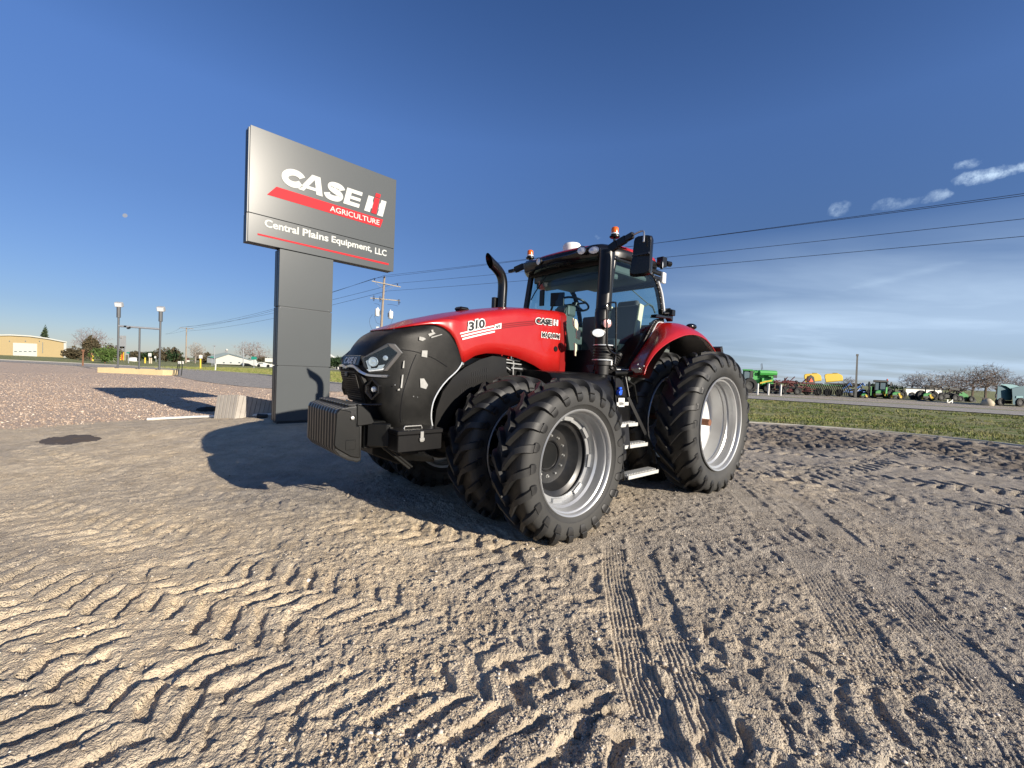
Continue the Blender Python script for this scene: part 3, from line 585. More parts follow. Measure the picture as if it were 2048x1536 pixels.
# beacons, aerial dome
for s in (1,-1):
    c=Vector((1.445,s*.815,3.30)); 
    m=MB(); m.tube([c+Vector((0,0,-.02)),c+Vector((0,0,.095))],.018,10).lathe([(.001,.088),(.055,.090),(.068,.100),(.068,.112),(.052,.120),(.050,.150),(.001,.151)],c,(0,0,1),24); q=m.build('beacon',M['blk'],tractor,smooth=35)
    m=MB(); m.lathe([(.048,.151),(.048,.205),(.044,.222),(.034,.230),(.001,.232)],c,(0,0,1),24); m.build('beacon_lens',M['amber'],q,smooth=40)
    m=MB(); m.lathe([(.0525,.135),(.054,.142),(.0525,.150)],c,(0,0,1),24); m.build('beacon_ring',M['lens'],q,smooth=40)
c=tl(1144,490,y=-.02); m=MB(); m.lathe([(.13,-.10),(.135,-.02),(.13,0),(.115,.022),(.07,.034),(.001,.038)],(c.x,c.y,c.z-.012),(0,0,1),28); m.build('aerial_dome',M['white'],tractor,smooth=40)
# mirrors
arm=MB(); r_=Vector((1.50,.86,3.235)); e1=tl(1268,468,y=1.28)
a=[tl(1218,500,y=.92),tl(1235,488,y=1.04),tl(1252,478,y=1.16),tl(1266,470,y=1.27)]
for i,(p,q) in enumerate(zip(a,a[1:])): bar(arm,p,q+(q-p)*.03,.05,[.115,.10,.08][i],(0,0,1))
ma=arm.build('mirror_arm',M['blk'],tractor,bevel=.012,seg=2)
m=MB(); m.tube([tuple(p) for p in cr([tl(1264,471,y=1.25),tl(1276,465,y=1.34),tl(1284,462,y=1.39),tl(1287.5,463.5,y=1.43),tl(1288,472,y=1.47),tl(1287,484,y=1.49)],16)],.011,8); m.build('mirror_bracket',M['bolt'],ma,smooth=40)
cm_=tl(1285,510,y=1.40); m=MB()
# rounded housing: front outline in its own plane, domed back towards the front of the tractor
ol=[(-.15,-.255),(-.155,-.20),(-.125,.02),(-.115,.20),(-.10,.245),(-.06,.262),(.06,.262),(.115,.245),(.13,.20),(.125,.02),(.13,-.20),(.12,-.245),(.05,-.27),(-.10,-.272)]
n=len(ol); axm=Vector((.96,.28,0)).normalized(); um=Vector((-.28,.96,0)).normalized()
L_=[];
for k,dx in ((.88,-.03),(.90,0),(.87,.035),(.80,.050),(.4,.055)): L_.append([tuple(cm_+um*(a*k)+Vector((0,0,b*k*1.0-.01))+axm*dx) for a,b in ol])
vs=[p for r in L_ for p in r]; fs=[(i*n+j,i*n+(j+1)%n,(i+1)*n+(j+1)%n,(i+1)*n+j) for i in range(4) for j in range(n)]+[tuple(range(4*n,5*n)),tuple(range(n))[::-1]]
m.add(vs,fs); mh=m.build('mirror',M['blkg'],tractor,smooth=30)
m=MB(); m.add([tuple(cm_+um*(a*.8)+Vector((0,0,b*.82))-axm*.033) for a,b in ol],[tuple(range(n))]); m.build('mirror_glass',M['chrome'],mh)
m=MB(); m.box(cm_+axm*.07+Vector((0,0,-.01)),(.03,.22,.02)); m.build('mirror_seam',M['dkt'],mh)
# right-hand mirror arm, folded forward
a=[tl(1057,530,x=1.50),tl(1048,532,x=1.52),tl(1030,540,x=1.6),tl(1018,543,x=1.62)]
m=MB(); 
for i,(p,q) in enumerate(zip(a,a[1:])): bar(m,p,q+(q-p)*.03,.05,[.09,.10,.05][i])
m.box(tl(1060,532,x=1.49),(.1,.1,.16)); m.build('mirror_arm',M['blk'],tractor,bevel=.012,seg=2)
# air pipe at the front left corner of the cab
cx_,cy_=1.70,.885
m=MB(); m.tube([(cx_+.03,cy_,1.96),(cx_+.03,cy_,2.36),(cx_,cy_,2.42),(cx_-.02,cy_,3.15)],[.086,.089,.098,.098],28); ap=m.build('air_pipe',M['blk'],tractor,smooth=40)
m=MB(); m.tube([(cx_+.005,cy_,2.395),(cx_+.005,cy_,2.41)],.101,28); m.build('pipe_clamp',M['steel'],ap,smooth=40)
prof=[(.10,1.955)]
for k in range(5): z=1.95-.036*k; prof+=[(.128,z),(.128,z-.014),(.108,z-.020),(.108,z-.032)]
prof+=[(.110,1.765),(.110,1.70),(.085,1.695),(.085,1.58)]
m=MB(); m.lathe([(r,z) for r,z in prof],(cx_+.0,cy_+.02,0),(0,0,1),36); m.build('bellows',M['rub'],ap,smooth=30)
m=MB(); m.lathe([(.112,1.958),(.131,1.955),(.131,1.945)],(cx_,cy_+.02,0),(0,0,1),36); m.build('bellows_clamp',M['lens'],ap,smooth=30)
m=MB(); m.lathe([(.112,1.772),(.134,1.768),(.134,1.758),(.112,1.755)],(cx_,cy_+.02,0),(0,0,1),36); m.build('bellows_clamp',M['lens'],ap,smooth=30)
lamp(tl(1214,647,y=1.03),(.5,1,.0),.060,.055,mt='pinkl'); lamp(tl(1196.5,666,y=1.0),(.62,1,0),.080,.050)
# grab rail
y1=1.06
P=[tl(1214,690,y=y1),tl(1214,640,y=y1),tl(1213.5,612,y=y1),tl(1219,606,y=y1),tl(1229,605,y=y1),tl(1232,610,y=y1),tl(1232.5,650,y=y1),tl(1231.5,700,y=y1)]
m=MB(); m.tube([tuple(p) for p in cr(P,40)],.011,8); P=[tl(1214,690,y=y1),tl(1219,700,y=y1),tl(1226,706,y=y1),tl(1231,710,y=y1),tl(1229,728,y=y1)]; m.tube([tuple(p) for p in cr(P,16)],.013,8); m.tube([tl(1219,607,y=y1),tl(1208,622,y=.92)],.011,8); m.tube([tl(1226,706,y=y1),tl(1226,735,y=.9)],.014,8); m.build('grab_rail',M['blkg'],tractor,smooth=40)
# exhaust on the far side
P=[(2.26,-.50,2.28),(2.25,-.50,2.60),(2.25,-.50,2.82),(2.29,-.50,2.94),(2.38,-.50,3.02),(2.47,-.50,3.07)]
m=MB(); Q=cr(P,28); m.tube([tuple(p) for p in Q],.070,20,caps=False)
o=len(m.v)-20
for i in range(o,len(m.v)): v=m.v[i]; k=(v[2]-Q[-1][2]); m.v[i]=(v[0]+k*1.15+.04,v[1],v[2]+k*.6+.03)
m.build('exhaust',M['blkg'],tractor,smooth=50)
m=MB(); m.tube([tuple(p) for p in cr([(2.20,-.62,2.36),(2.16,-.60,2.46),(2.0,-.55,2.50),(1.8,-.5,2.44)],14)],.022,8).bbox((2.30,-.60,2.35),(2.36,-.54,2.62)); m.build('exhaust_bracket',M['blk'],tractor,smooth=40)
# fenders
for s in (1,-1):
    net=[[(1.02,.80,1.60),(.95,.80,1.72),(.78,.80,1.885),(.56,.80,2.09),(.40,.80,2.29),(.24,.80,2.40),(-.10,.80,2.425),(-.50,.80,2.36),(-.82,.80,2.18),(-1.05,.80,1.92)],
         [(1.14,1.0,1.595),(1.06,1.0,1.74),(.86,1.0,1.95),(.63,1.0,2.13),(.42,1.0,2.28),(.2,1.0,2.375),(-.12,1.0,2.40),(-.50,1.0,2.33),(-.82,1.0,2.15),(-1.06,1.0,1.90)],
         [(1.235,1.17,1.60),(1.16,1.17,1.75),(.97,1.17,1.945),(.72,1.17,2.10),(.45,1.17,2.22),(.18,1.17,2.295),(-.14,1.17,2.315),(-.50,1.17,2.25),(-.82,1.17,2.08),(-1.06,1.17,1.84)],
         [(1.25,1.235,1.60),(1.17,1.235,1.74),(.985,1.24,1.905),(.74,1.25,2.04),(.45,1.25,2.14),(.18,1.25,2.205),(-.14,1.25,2.225),(-.48,1.25,2.165),(-.78,1.25,2.01),(-1.01,1.25,1.79)]]
    net=[[(x,y*s,z) for x,y,z in r] for r in net]
    m=MB(); m.grid(patch(net,25,49)); fd=m.build('rear_fender',M['red'],tractor,smooth=60); q=fd.modifiers.new('t','SOLIDIFY'); q.thickness=.014; q.offset=-1 if s>0 else 1
    # inner wall and black liner under the fender
    m=MB(); ar=[(1.0,1.58),(.86,1.77),(.62,1.99),(.38,2.17),(.1,2.27),(-.2,2.28),(-.5,2.2),(-.8,2.02),(-1.0,1.8)]; m.grid([[(x,s*.40,z) for x,z in ar],[(x,s*1.16,z-.03) for x,z in ar]]); m.build('fender_liner',M['blk'],fd,smooth=60)
    m=MB(); m.prism([(x,s*.42,z) for x,z in ar]+[(-1.0,s*.42,1.2),(1.0,s*.42,1.2)],(0,.02*s,0)); m.build('fender_inner_wall',M['blk'],fd)
c=tl(1383,649,y=1.0); m=MB(); m.sphere((c.x,1.0,c.z-.035),.09,16,8,(1.3,.8,.55)); m.build('fender_lamp',M['blkg'],tractor,smooth=50)
m=MB(); m.prism([(-.93,.95,2.09),(-1.06,.95,1.90),(-1.13,.95,1.84),(-1.10,.95,1.93),(-1.0,.95,2.12)],(0,.3,0)); m.build('mud_flap',M['rub'],tractor)
m=MB(); m.prism([(.52,.83,2.44),(.10,.83,2.47),(.03,.83,2.43),(.03,.83,2.60),(.13,.83,2.63),(.17,.83,2.50),(.50,.83,2.49)],(0,.10,0)); hx=m.build('rear_hinge_box',M['blkg'],tractor,bevel=.008)
m=MB(); c=tl(1342,626,y=.93); m.box(c,(.09,.10,.09)); m.tube([c,c+Vector((.14,-.04,-.02))],.018,8); m.build('rear_side_lamp',M['blk'],tractor,bevel=.01)
m=MB()
for px,py in ((1274,729),(1286,732)): m.sphere(tl(px,py,y=1.19)+Vector((0,.01,0)),.010,8,6)
m.build('fender_bolts',M['bolt'],fd,smooth=50)
# ---- fuel tank with rounded shoulder
sec=[(.42,.72),(.95,.72),(1.06,.78),(1.09,.95),(1.09,1.22),(1.06,1.42),(.98,1.53),(.86,1.585),(.42,1.60)]
S_=[(y,z) for y,z in cr(sec,33)]; G=[]
for x,k,dz in ((2.62,.86,-.0),(2.58,.97,0),(2.45,1,0),(1.55,1,0),(1.36,.985,-.02),(1.27,.95,-.09),(1.20,.90,-.22),(1.175,.88,-.34)): G.append([(x,.42+(y-.42)*k,min(z,z*1+dz*max(0,(z-.9)/.7)+0) if z>.9 else z) for y,z in S_])
m=MB(); m.grid(G); m.add([g for g in G[-1]],[tuple(range(33))]); m.add([g for g in G[0]],[tuple(range(33))[::-1]]); tk=m.build('fuel_tank',M['blk'],tractor,smooth=50)
c=tl(1236,784,y=1.10); 
m=MB(); rec=[tl(px,py,y=1.097) for px,py in ((1231,756),(1239,757),(1246,766),(1249,780),(1249,792),(1231,791))]; m.prism(rec,(0,.003,0)); m.build('filler_recess',M['dkt'],tk)
m=MB(); c=tl(1236,785,y=1.11); m.lathe([(.001,.045),(.030,.045),(.034,.038),(.034,.0)],c,(0,1,0),20).box(c+Vector((0,.04,.025)),(.06,.02,.02)); m.box(c+Vector((-.01,.02,.055)),(.05,.03,.03)); m.build('filler_cap',M['blue'],tk,bevel=.004)
m=MB(); m.prism([tl(px,py,y=1.10) for px,py in ((1237,796),(1249,796),(1248.5,813.5),(1237,813.5))],(0,.002,0)); m.build('tank_label',M['white'],tk)
m=MB()
for i in range(5): a=tl(1238.5,799+i*2.6,y=1.1025); b=tl(1238.5+ (9 if i%2 else 7),799.2+i*2.6,y=1.1025); m.box((a+b)/2,(abs(a.x-b.x),.001,.006))
m.build('tank_label_lines',M['dkt'],tk)
m=MB(); m.tube([(cx_,cy_,1.62),(cx_,cy_,1.52)],.085,24).bbox((1.15,.60,1.50),(1.50,.86,1.64)); m.build('tank_top_duct',M['blk'],tractor,smooth=40)
# slanted small bellows behind it
a=tl(1240,707,y=1.0); b=tl(1221,738,y=.95); m=MB(); pp=[]; rr=[]
for k in range(17): f_=k/16; pp.append(a.lerp(b,f_)); rr.append((.058 if k%2 else .040) if 2<k<14 else .036)
m.tube(pp,rr,18); m.build('hose_bellows',M['rub'],tractor,smooth=40)
m=MB(); m.box(tl(1221,726,y=.98),(.05,.03,.06)); m.build('small_white_cap',M['white'],tractor,bevel=.006)
m=MB(); m.bbox((.95,.45,1.50),(1.45,.80,1.62)).tube([(1.5,.95,1.60),(.98,.98,1.62)],.03,10).tube([(1.35,.9,1.60),(1.1,1.0,1.45),(1.0,1.0,1.2)],.016,8); m.build('cab_mount',M['steel'],tractor,smooth=40)
# ---- ladder
stp=[(1.30,.345,.97,1.66,1.34,.15),(1.22,.70,1.10,1.62,1.24,.12),(1.14,.96,1.23,1.64,1.16,.12),(1.07,1.225,1.36,1.66,1.09,.09),(1.00,1.46,1.42,1.66,1.02,.08)]
root=None
m=MB()
for (x0,z0,x1,z1,yy) in ((1.70,.30,1.64,1.56,0),(.94,.42,.94,.60,0),(.95,.60,1.36,1.30,0),(1.36,1.30,1.38,1.56,0)):
    yA=1.34-.27*(z0-.3)/1.2; yB=1.34-.27*(z1-.3)/1.2; bar(m,(x0,yA-.03,z0),(x1,yB-.03,z1),.012,.05)
m.bbox((1.0,.75,.62),(1.62,.80,1.5)); bar(m,(1.48,1.0,1.5),(1.50,1.10,.98),.012,.02); bar(m,(1.50,1.15,.96),(1.57,1.24,.66),.10,.02)
lad=m.build('ladder',M['blk'],tractor,bevel=.004)
for (yo,z,xa,xb,yf,dp) in stp:
    m=MB(); m.bbox((xa,yf-dp,z-.012),(xb,yf,z+.004))
    m.bbox((xa,yf-.006,z-.035),(xb,yf+.012,z+.010))
    k=int((xb-xa)/.035)
    for j in range(k): x=xa+.017+j*(xb-xa-.02)/k; m.box((x,yf-dp/2-.01,z+.012),(.014,dp-.03,.016))
    m.build('step',M['alu'],lad,bevel=.002)
# ---- cab interior
SX=-.34; SYy=.12
m=MB(); m.bbox((.55+SX,-.26+SYy,1.98),(1.05+SX,.26+SYy,2.14)); m.bbox((.62+SX,-.15+SYy,1.70),(.95+SX,.15+SYy,1.98)); m.box((.48+SX,SYy,2.42),(.13,.50,.62),Matrix.Rotation(-.18,3,'Y')); st=m.build('seat',M['seat'],tractor,bevel=.045,seg=3)
m=MB(); m.box((.38+SX,SYy,2.72),(.10,.40,.20),Matrix.Rotation(-.18,3,'Y')); m.build('headrest',M['seat'],st,bevel=.045,seg=3)
m=MB(); 
for s in (1,-1): m.box((.47+SX,s*.275+SYy,2.46),(.12,.045,.56),Matrix.Rotation(-.18,3,'Y'))
m.bbox((.62+SX,.22+SYy,1.90),(.98+SX,.31+SYy,2.06)); m.build('seat_side_bolster',M['cream'],st,bevel=.015,seg=2)
m=MB(); m.bbox((.40,-.72,1.70),(1.15,-.38,2.20)); m.box((.85,-.36,2.30),(.45,.16,.08)); m.bbox((1.15,-.72,1.7),(1.55,-.66,2.15)); m.build('armrest_console',M['int'],tractor,bevel=.03,seg=2)
m=MB(); m.box((1.20,-.30,2.36),(.26,.20,.05),Matrix.Rotation(-.1,3,'Y')); m.bbox((1.0,-.55,2.18),(1.25,-.30,2.24)); m.build('cream_console_top',M['cream'],tractor,bevel=.012)
m=MB(); P=[tl(1150,600,y=0.05)]; c0=Vector((1.28,.02,2.56)); m.box((1.42,.02,2.20),(.20,.20,.70),Matrix.Rotation(.28,3,'Y')); m.tube([(1.42,.02,2.5),c0],.055,12); m.bbox((1.36,-.10,2.40),(1.54,.14,2.56)); m.build('steering_column',M['int'],tractor,bevel=.03,seg=2)
m=MB(); ax=Vector((-.36,0,.93)).normalized(); u=Vector((.93,0,.36)).normalized(); w=Vector((0,1,0)); cc=c0+ax*.06
m.tube([cc+u*.205*cos(2*PI*k/36)+w*.205*sin(2*PI*k/36) for k in range(36)],.016,8,closed=True)
for a in (R(90),R(-90),R(180)): m.tube([cc,cc+(u*cos(a)+w*sin(a))*.20],.014,6)
m.lathe([(.001,.01),(.05,.01),(.05,-.04)],cc,ax,16); m.build('steering_wheel',M['blk'],tractor,smooth=40)
c=tl(1119,597,y=.0); m=MB(); m.box((1.52,-.10,2.66),(.03,.22,.20),Matrix.Rotation(.35,3,'Z')); m.tube([(1.56,-.14,2.60),(1.58,-.2,2.40),(1.56,-.2,2.0)],.018,8); m.build('monitor',M['blk'],tractor,bevel=.008)
m=MB(); m.bbox((1.52,.45,1.75),(1.60,.70,2.35)); m.build('door_side_panel',M['int'],tractor,bevel=.02)
m=MB(); m.prism([tl(px,py,y=.60) for px,py in ((1144,636),(1152,640),(1156,655),(1150,658),(1145,650))],(0,.02,0)); m.prism([tl(px,py,y=.60) for px,py in ((1152,655),(1160,660),(1158,680),(1151,676))],(0,.02,0)); m.prism([tl(px,py,y=.60) for px,py in ((1147,685),(1152,690),(1151,712),(1148,712))],(0,.02,0)); m.build('cream_door_trim',M['cream'],tractor,bevel=.004)
m=MB(); m.bbox((.50,-.74,2.98),(1.42,.74,3.10)); m.bbox((1.15,-.70,2.90),(1.40,.70,2.99)); m.build('headliner',M['int'],tractor,bevel=.03,seg=2)
m=MB(); m.tube([tl(1247,565,y=-.70),tl(1308,618,y=-.70)],.012,6); m.build('inside_rail',M['int'],tractor,smooth=40)
m=MB(); m.tube([tl(1283,615,y=-.2),tl(1298,608,y=-.2),tl(1305,612,y=-.2),tl(1310,626,y=-.2)],.016,6); m.build('inside_rail',M['int'],tractor,smooth=40)
m=MB(); m.tube([tuple(p) for p in (tl(1062,600,x=1.60),tl(1070,585,x=1.57),tl(1095,548,x=1.50))],.009,6); m.box(tl(1084,596,x=1.52),(.03,.08,.24)); m.build('wiper',M['blk'],tractor)
m=MB(); m.bbox((-.27,-.60,1.70),(-.22,.60,2.34)); m.build('rear_inner_panel',M['int'],tractor)
m=MB()
for s in (1,-1): m.prism([(.80,s*.74,1.70),(.62,s*.74,2.0),(.40,s*.74,2.30),(-.25,s*.74,2.36),(-.25,s*.74,1.70)],(0,-s*.05,0))
m.build('inner_side_trim',M['int'],tractor)
# ------------------------------------------------------------------ dealer sign
SO=Vector((-4.822,8.700,.2835)); SY=R(44.5)
sign=thing('dealer_sign','tall grey dealer sign on a broad panelled pillar, with white lettering and a red bar','sign',SO,SY); sign.scale=(.82,.82,.82)
# local: x along the face, -y towards the viewer, z up
m=MB()
for a,b in ((.06,1.455),(1.475,2.935),(2.955,4.36)): m.bbox((0,.0,a),(1.315,.02,b))
pl=m.build('pillar_face',M['greyp'],sign,bevel=.004)
m=MB(); m.bbox((.035,.02,-.5),(1.28,.36,4.40)); m.build('pillar_core',M['dkgrey'],sign)
m=MB()
for a,b in ((.06,1.455),(1.475,2.935),(2.955,4.36)): m.bbox((.0,.04,a),(.033,.16,b)); m.bbox((.0,.19,a),(.033,.34,b)); m.bbox((1.282,.04,a),(1.315,.34,b)); m.bbox((0,.362,a),(1.315,.38,b))
m.build('pillar_side_panel',M['dkgrey'],sign,bevel=.003)
m=MB(); m.bbox((-.695,-.03,5.058),(3.075,-.005,7.07)); m.build('upper_sign_face',M['greyp'],sign,bevel=.004)
m=MB(); m.bbox((-.70,-.03,4.375),(3.075,-.005,5.042)); m.build('lower_sign_face',M['greyp'],sign,bevel=.004)
m=MB(); m.bbox((-.63,-.003,4.44),(3.01,.27,7.0)); m.build('sign_core',M['dkgrey'],sign)
m=MB(); m.bbox((-.73,.0,4.37),(-.64,.12,5.04)).bbox((-.73,.15,4.37),(-.64,.27,5.04)).bbox((-.725,.0,5.06),(-.64,.12,7.03)).bbox((-.725,.15,5.06),(-.64,.27,7.03)).bbox((-.70,0,4.385),(3.06,.12,4.435)).bbox((-.70,.15,4.385),(3.06,.27,4.435)).bbox((-.69,.272,4.38),(3.06,.295,7.06)); m.bbox((-.68,.0,7.005),(3.06,.27,7.05)); m.bbox((3.015,.0,4.44),(3.06,.27,7.0)); m.build('sign_return',M['dkgrey'],sign,bevel=.003)
def sgn(m,name,mt,z=0): m.v=[(a,-.0305-c-z,b) for a,b,c in m.v]; return m.build(name,mt,sign,recalc=True)
def poly(pts,th=.010,z=0):
    m=MB(); m.prism([(a,b,z) for a,b in pts],(0,0,th)); return m
def stroke(pts,w,th=.012,z=0):
    """flat band of varying width following a centre line"""
    P=np.asarray(pts,float); k=len(P); T=np.gradient(P,axis=0); T/=np.linalg.norm(T,axis=1)[:,None]; N_=np.c_[-T[:,1],T[:,0]]; w=np.broadcast_to(w,(k,))[:,None]/2
    A=P+N_*w; B=P-N_*w; m=MB(); vs=[(*a,z) for a in A]+[(*b,z) for b in B]+[(*a,z+th) for a in A]+[(*b,z+th) for b in B]
    fs=[(2*k+i,3*k+i,3*k+i+1,2*k+i+1) for i in range(k-1)]+[(i,i+1,k+i+1,k+i) for i in range(k-1)]+[(i,2*k+i,2*k+i+1,i+1) for i in range(k-1)]+[(k+i,k+i+1,3*k+i+1,3*k+i) for i in range(k-1)]+[(0,k,3*k,2*k),(k-1,3*k-1,4*k-1,2*k-1)]
    m.add(vs,fs); return m
sgn(poly([(-.12,5.825),(-.32,5.572),(2.605,5.552),(2.69,5.805)],.006),'red_bar',M['signred'])
sgn(poly([(-.50,4.603),(-.50,4.563),(2.91,4.535),(2.91,4.590)],.006),'red_line',M['signred'])
sl_=lambda x,z:(x+(z-5.93)*.20,z)        # letters lean a little
# C
pts=[(.265+.245*cos(a)*1.0,6.155+.150*sin(a)) for a in np.linspace(R(18),R(338),44)]
pts=[(.255+.205*cos(a),6.150+.150*sin(a)) for a in np.linspace(R(28),R(332),44)]
sgn(stroke([sl_(x-.03,z) for x,z in pts],[.155]*44),'sign_letter',M['signwh'])
# A
m=poly([sl_(.375,5.925),sl_(.515,5.925),sl_(.585,6.00),sl_(.80,6.00),sl_(.80,5.925),sl_(.975,5.925),sl_(.83,6.395),sl_(.615,6.395)],.012)
A_=MB(); o=[(.370,5.925),(.505,5.925),(.560,6.005),(.805,6.005),(.815,5.925),(.975,5.925),(.905,6.395),(.700,6.395)]; i_=[(.640,6.085),(.800,6.085),(.765,6.290)]
# built as a left leg, right leg and cross bar that meet edge to edge
def quadl(L): 
    m=MB()
    for q in L: m.prism([(a,b,0) for a,b in q],(0,0,.012))
    return m
sgn(quadl([[(.370,5.925),(.505,5.925),(.620,6.085),(.764,6.280),(.764,6.395),(.700,6.395)],[(.7645,6.280),(.795,6.085),(.815,5.925),(.975,5.925),(.905,6.395),(.7645,6.395)],[(.561,6.004),(.804,6.004),(.794,6.0845),(.6205,6.0845)]]),'sign_letter',M['signwh'])
# S
S_pts=[(1.45,6.245),(1.415,6.295),(1.33,6.325),(1.22,6.325),(1.145,6.285),(1.15,6.225),(1.24,6.180),(1.36,6.140),(1.42,6.085),(1.39,6.015),(1.30,5.975),(1.18,5.975),(1.10,6.005),(1.065,6.075)]
Q=cr(S_pts,48); sgn(stroke([(x+(z-5.93)*.12-.005,z) for x,z in Q],np.interp(np.linspace(0,1,48),[0,.2,.5,.8,1],[.165,.145,.16,.145,.165])),'sign_letter',M['signwh'])
# E
sgn(quadl([[(1.515,5.92),(1.665,5.92),(1.765,6.375),(1.615,6.375)],[(1.666,5.92),(1.955,5.92),(1.978,6.03),(1.6895,6.03)],[(1.711,6.10),(1.985,6.10),(2.005,6.19),(1.7305,6.19)],[(1.7505,6.27),(2.03,6.27),(2.052,6.375),(1.7665,6.375)]]),'sign_letter',M['signwh'])
# I and H with the red i between them
sgn(quadl([[(2.108,5.90),(2.275,5.90),(2.300,6.02),(2.335,6.02),(2.350,6.10),(2.370,6.18),(2.350,6.25),(2.385,6.355),(2.225,6.355)]]),'sign_letter',M['signwh'])
sgn(quadl([[(2.495,5.88),(2.670,5.88),(2.775,6.345),(2.615,6.345),(2.590,6.235),(2.565,6.235),(2.530,6.05),(2.548,6.05)]]),'sign_letter',M['signwh'])
sgn(quadl([[(2.318,5.895),(2.470,5.895),(2.560,6.355),(2.412,6.355)],[(2.418,6.378),(2.566,6.378),(2.592,6.492),(2.444,6.492)]]),'sign_letter_red',M['signred'],z=.003)
sgn(fit(text_mb('AGRICULTURE',.2,.008,.002),1.17,2.575,5.612,5.755),'sign_lettering',M['signwh'],z=.006)
words=(('Central',-.36,.415,4.795,4.985),('Plains',.505,1.155,4.795,4.985),('Equipment,',1.235,2.375,4.755,4.980),('LLC',2.47,2.83,4.775,4.955))
for tx_,a,b,c,d in words: sgn(fit(text_mb(tx_,.2,.008,.0055),a,b,c,d),'sign_lettering',M['signwh'])
# ------------------------------------------------------------------ ground
def vnoise(x,y,s,seed=0):
    x=x*s+seed*17.3; y=y*s+seed*9.1; xi=np.floor(x).astype(np.int64); yi=np.floor(y).astype(np.int64); fx=x-xi; fy=y-yi; fx=fx*fx*(3-2*fx); fy=fy*fy*(3-2*fy)
    def h(a,b):
        n=(a*374761393+b*668265263+seed*1442695041)&0xffffffff; n=((n^(n>>13))*1274126177)&0xffffffff; return ((n^(n>>16))&0xffff)/65535.
    a=h(xi,yi);b=h(xi+1,yi);c=h(xi,yi+1);d=h(xi+1,yi+1)
    return (a*(1-fx)+b*fx)*(1-fy)+(c*(1-fx)+d*fx)*fy-.5
def fbm(x,y,s,o=4,seed=0,g=.5):
    t_=0;a=1
    for k in range(o): t_=t_+a*vnoise(x,y,s*2**k,seed+k*3); a*=g
    return t_
sstep=lambda a,b,v: (lambda t_: t_*t_*(3-2*t_))(np.clip((v-a)/(b-a),0,1))
def along(px,py,poly):
    """distance along and signed offset from a polyline"""
    best=np.full(px.shape,1e9); S=np.zeros(px.shape); O=np.zeros(px.shape); acc=0
    for (ax,ay),(bx,by) in zip(poly,poly[1:]):
        dx,dy=bx-ax,by-ay; L=math.hypot(dx,dy); tt=np.clip(((px-ax)*dx+(py-ay)*dy)/L**2,0,1); d=np.hypot(px-ax-tt*dx,py-ay-tt*dy)
        off=((px-ax)*dy-(py-ay)*dx)/L; k=d<best; best=np.where(k,d,best); S=np.where(k,acc+tt*L,S); O=np.where(k,np.sign(off)*d,O); acc+=L
    return S,O,best
# ruts: (path, half width, kind, depth, period, chevron slope, strength)
RUTS=[
 ([(-6.5,4.6),(-3.0,3.6),(0.2,3.3),(3.2,4.6)],.30,'lug',.022,.18,.55,.8),
 ([(-4.5,2.6),(-1.6,1.75),(1.2,1.0),(3.0,.6)],.32,'lug',.034,.19,.55,.92),
 ([(-5.2,3.5),(-2.4,2.45),(.3,1.9),(2.0,2.2)],.32,'lug',.032,.19,.60,.92),
 ([(-6,2.2),(-3.2,1.2),(-.6,.6)],.34,'lug',.034,.20,.5,.92),
 ([(-7.5,6.6),(-4.6,5.0),(-1.6,4.2),(1.0,3.7),(3.2,4.6),(6,7.4)],.28,'lug',.022,.21,.6,.8),
 ([(-3.4,5.8),(-1.4,4.3),(.4,3.3),(1.3,2.3),(1.6,.8)],.27,'lug',.024,.22,.6,.75),
 ([(-2.4,3.1),(-.6,2.7),(.6,2.1),(1.2,1.2)],.28,'lug',.030,.17,.55,.9),
 ([(2.5,3.8),(2.9,5.2),(4.6,7.6),(9,11.5)],.25,'lug',.020,.21,.6,.7),
 ([(.66,1.2),(.72,2.2),(.86,3.2),(1.02,4.0)],.10,'rib',.010,.026,0,.95),
 ([(.86,1.2),(.98,2.2),(1.14,3.2),(1.28,4.2)],.10,'rib',.010,.028,0,.85),
 ([(1.9,1.1),(2.55,2.1),(3.2,3.6),(3.9,5.6),(4.3,7.1)],.15,'rib',.011,.030,0,.95),
 ([(1.45,.9),(2.05,2.2),(2.65,3.6),(3.1,5.2),(3.5,6.9)],.15,'rib',.010,.028,0,.8),
 ([(3.2,1.4),(3.9,2.8),(4.4,4.6),(4.9,6.4)],.14,'rib',.009,.030,0,.7),
 ([(2.8,9.0),(4.0,7.3),(5.3,6.05),(7.4,5.4),(11,5.6)],.30,'lug',.050,.24,.55,.95),
 ([(3.4,10.2),(4.8,8.4),(6.6,7.0),(9,6.2),(13,6.0)],.30,'lug',.062,.24,.55,.95),
 ([(3.6,11.6),(5.4,9.9),(7.6,8.4),(10.5,7.3),(14,7.0)],.32,'lug',.062,.25,.5,.95),
 ([(4.0,13.0),(6.4,11.4),(9.0,9.8),(12,8.6),(15,8)],.32,'lug',.060,.25,.5,.95),
 ([(3.5,14.2),(6.8,13.0),(10,11.2),(13,9.8),(16,9)],.32,'lug',.055,.26,.5,.95),
 ([(5.0,7.2),(6.8,8.2),(8.6,9.6),(11,12)],.32,'lug',.060,.24,.5,.9),
 ([(4.2,9.4),(7,10.6),(10,10.8),(13,11)],.32,'lug',.058,.25,.5,.9),
 ([(5.4,3.6),(5.6,4.6),(5.7,5.6),(6.2,7)],.25,'lug',.020,.22,.55,.8),
 ([(-8.4,8.6),(-5.6,7.6),(-3.4,6.4),(-2.4,5.2)],.28,'lug',.014,.22,.6,.6),
]
KERB=[(-8,19.5),(-2,18.4),(4,17.2),(9.0,16.1),(12.2,15.2),(14.3,13.7),(15.1,12.2),(16.5,8),(19,0),(22,-10)]
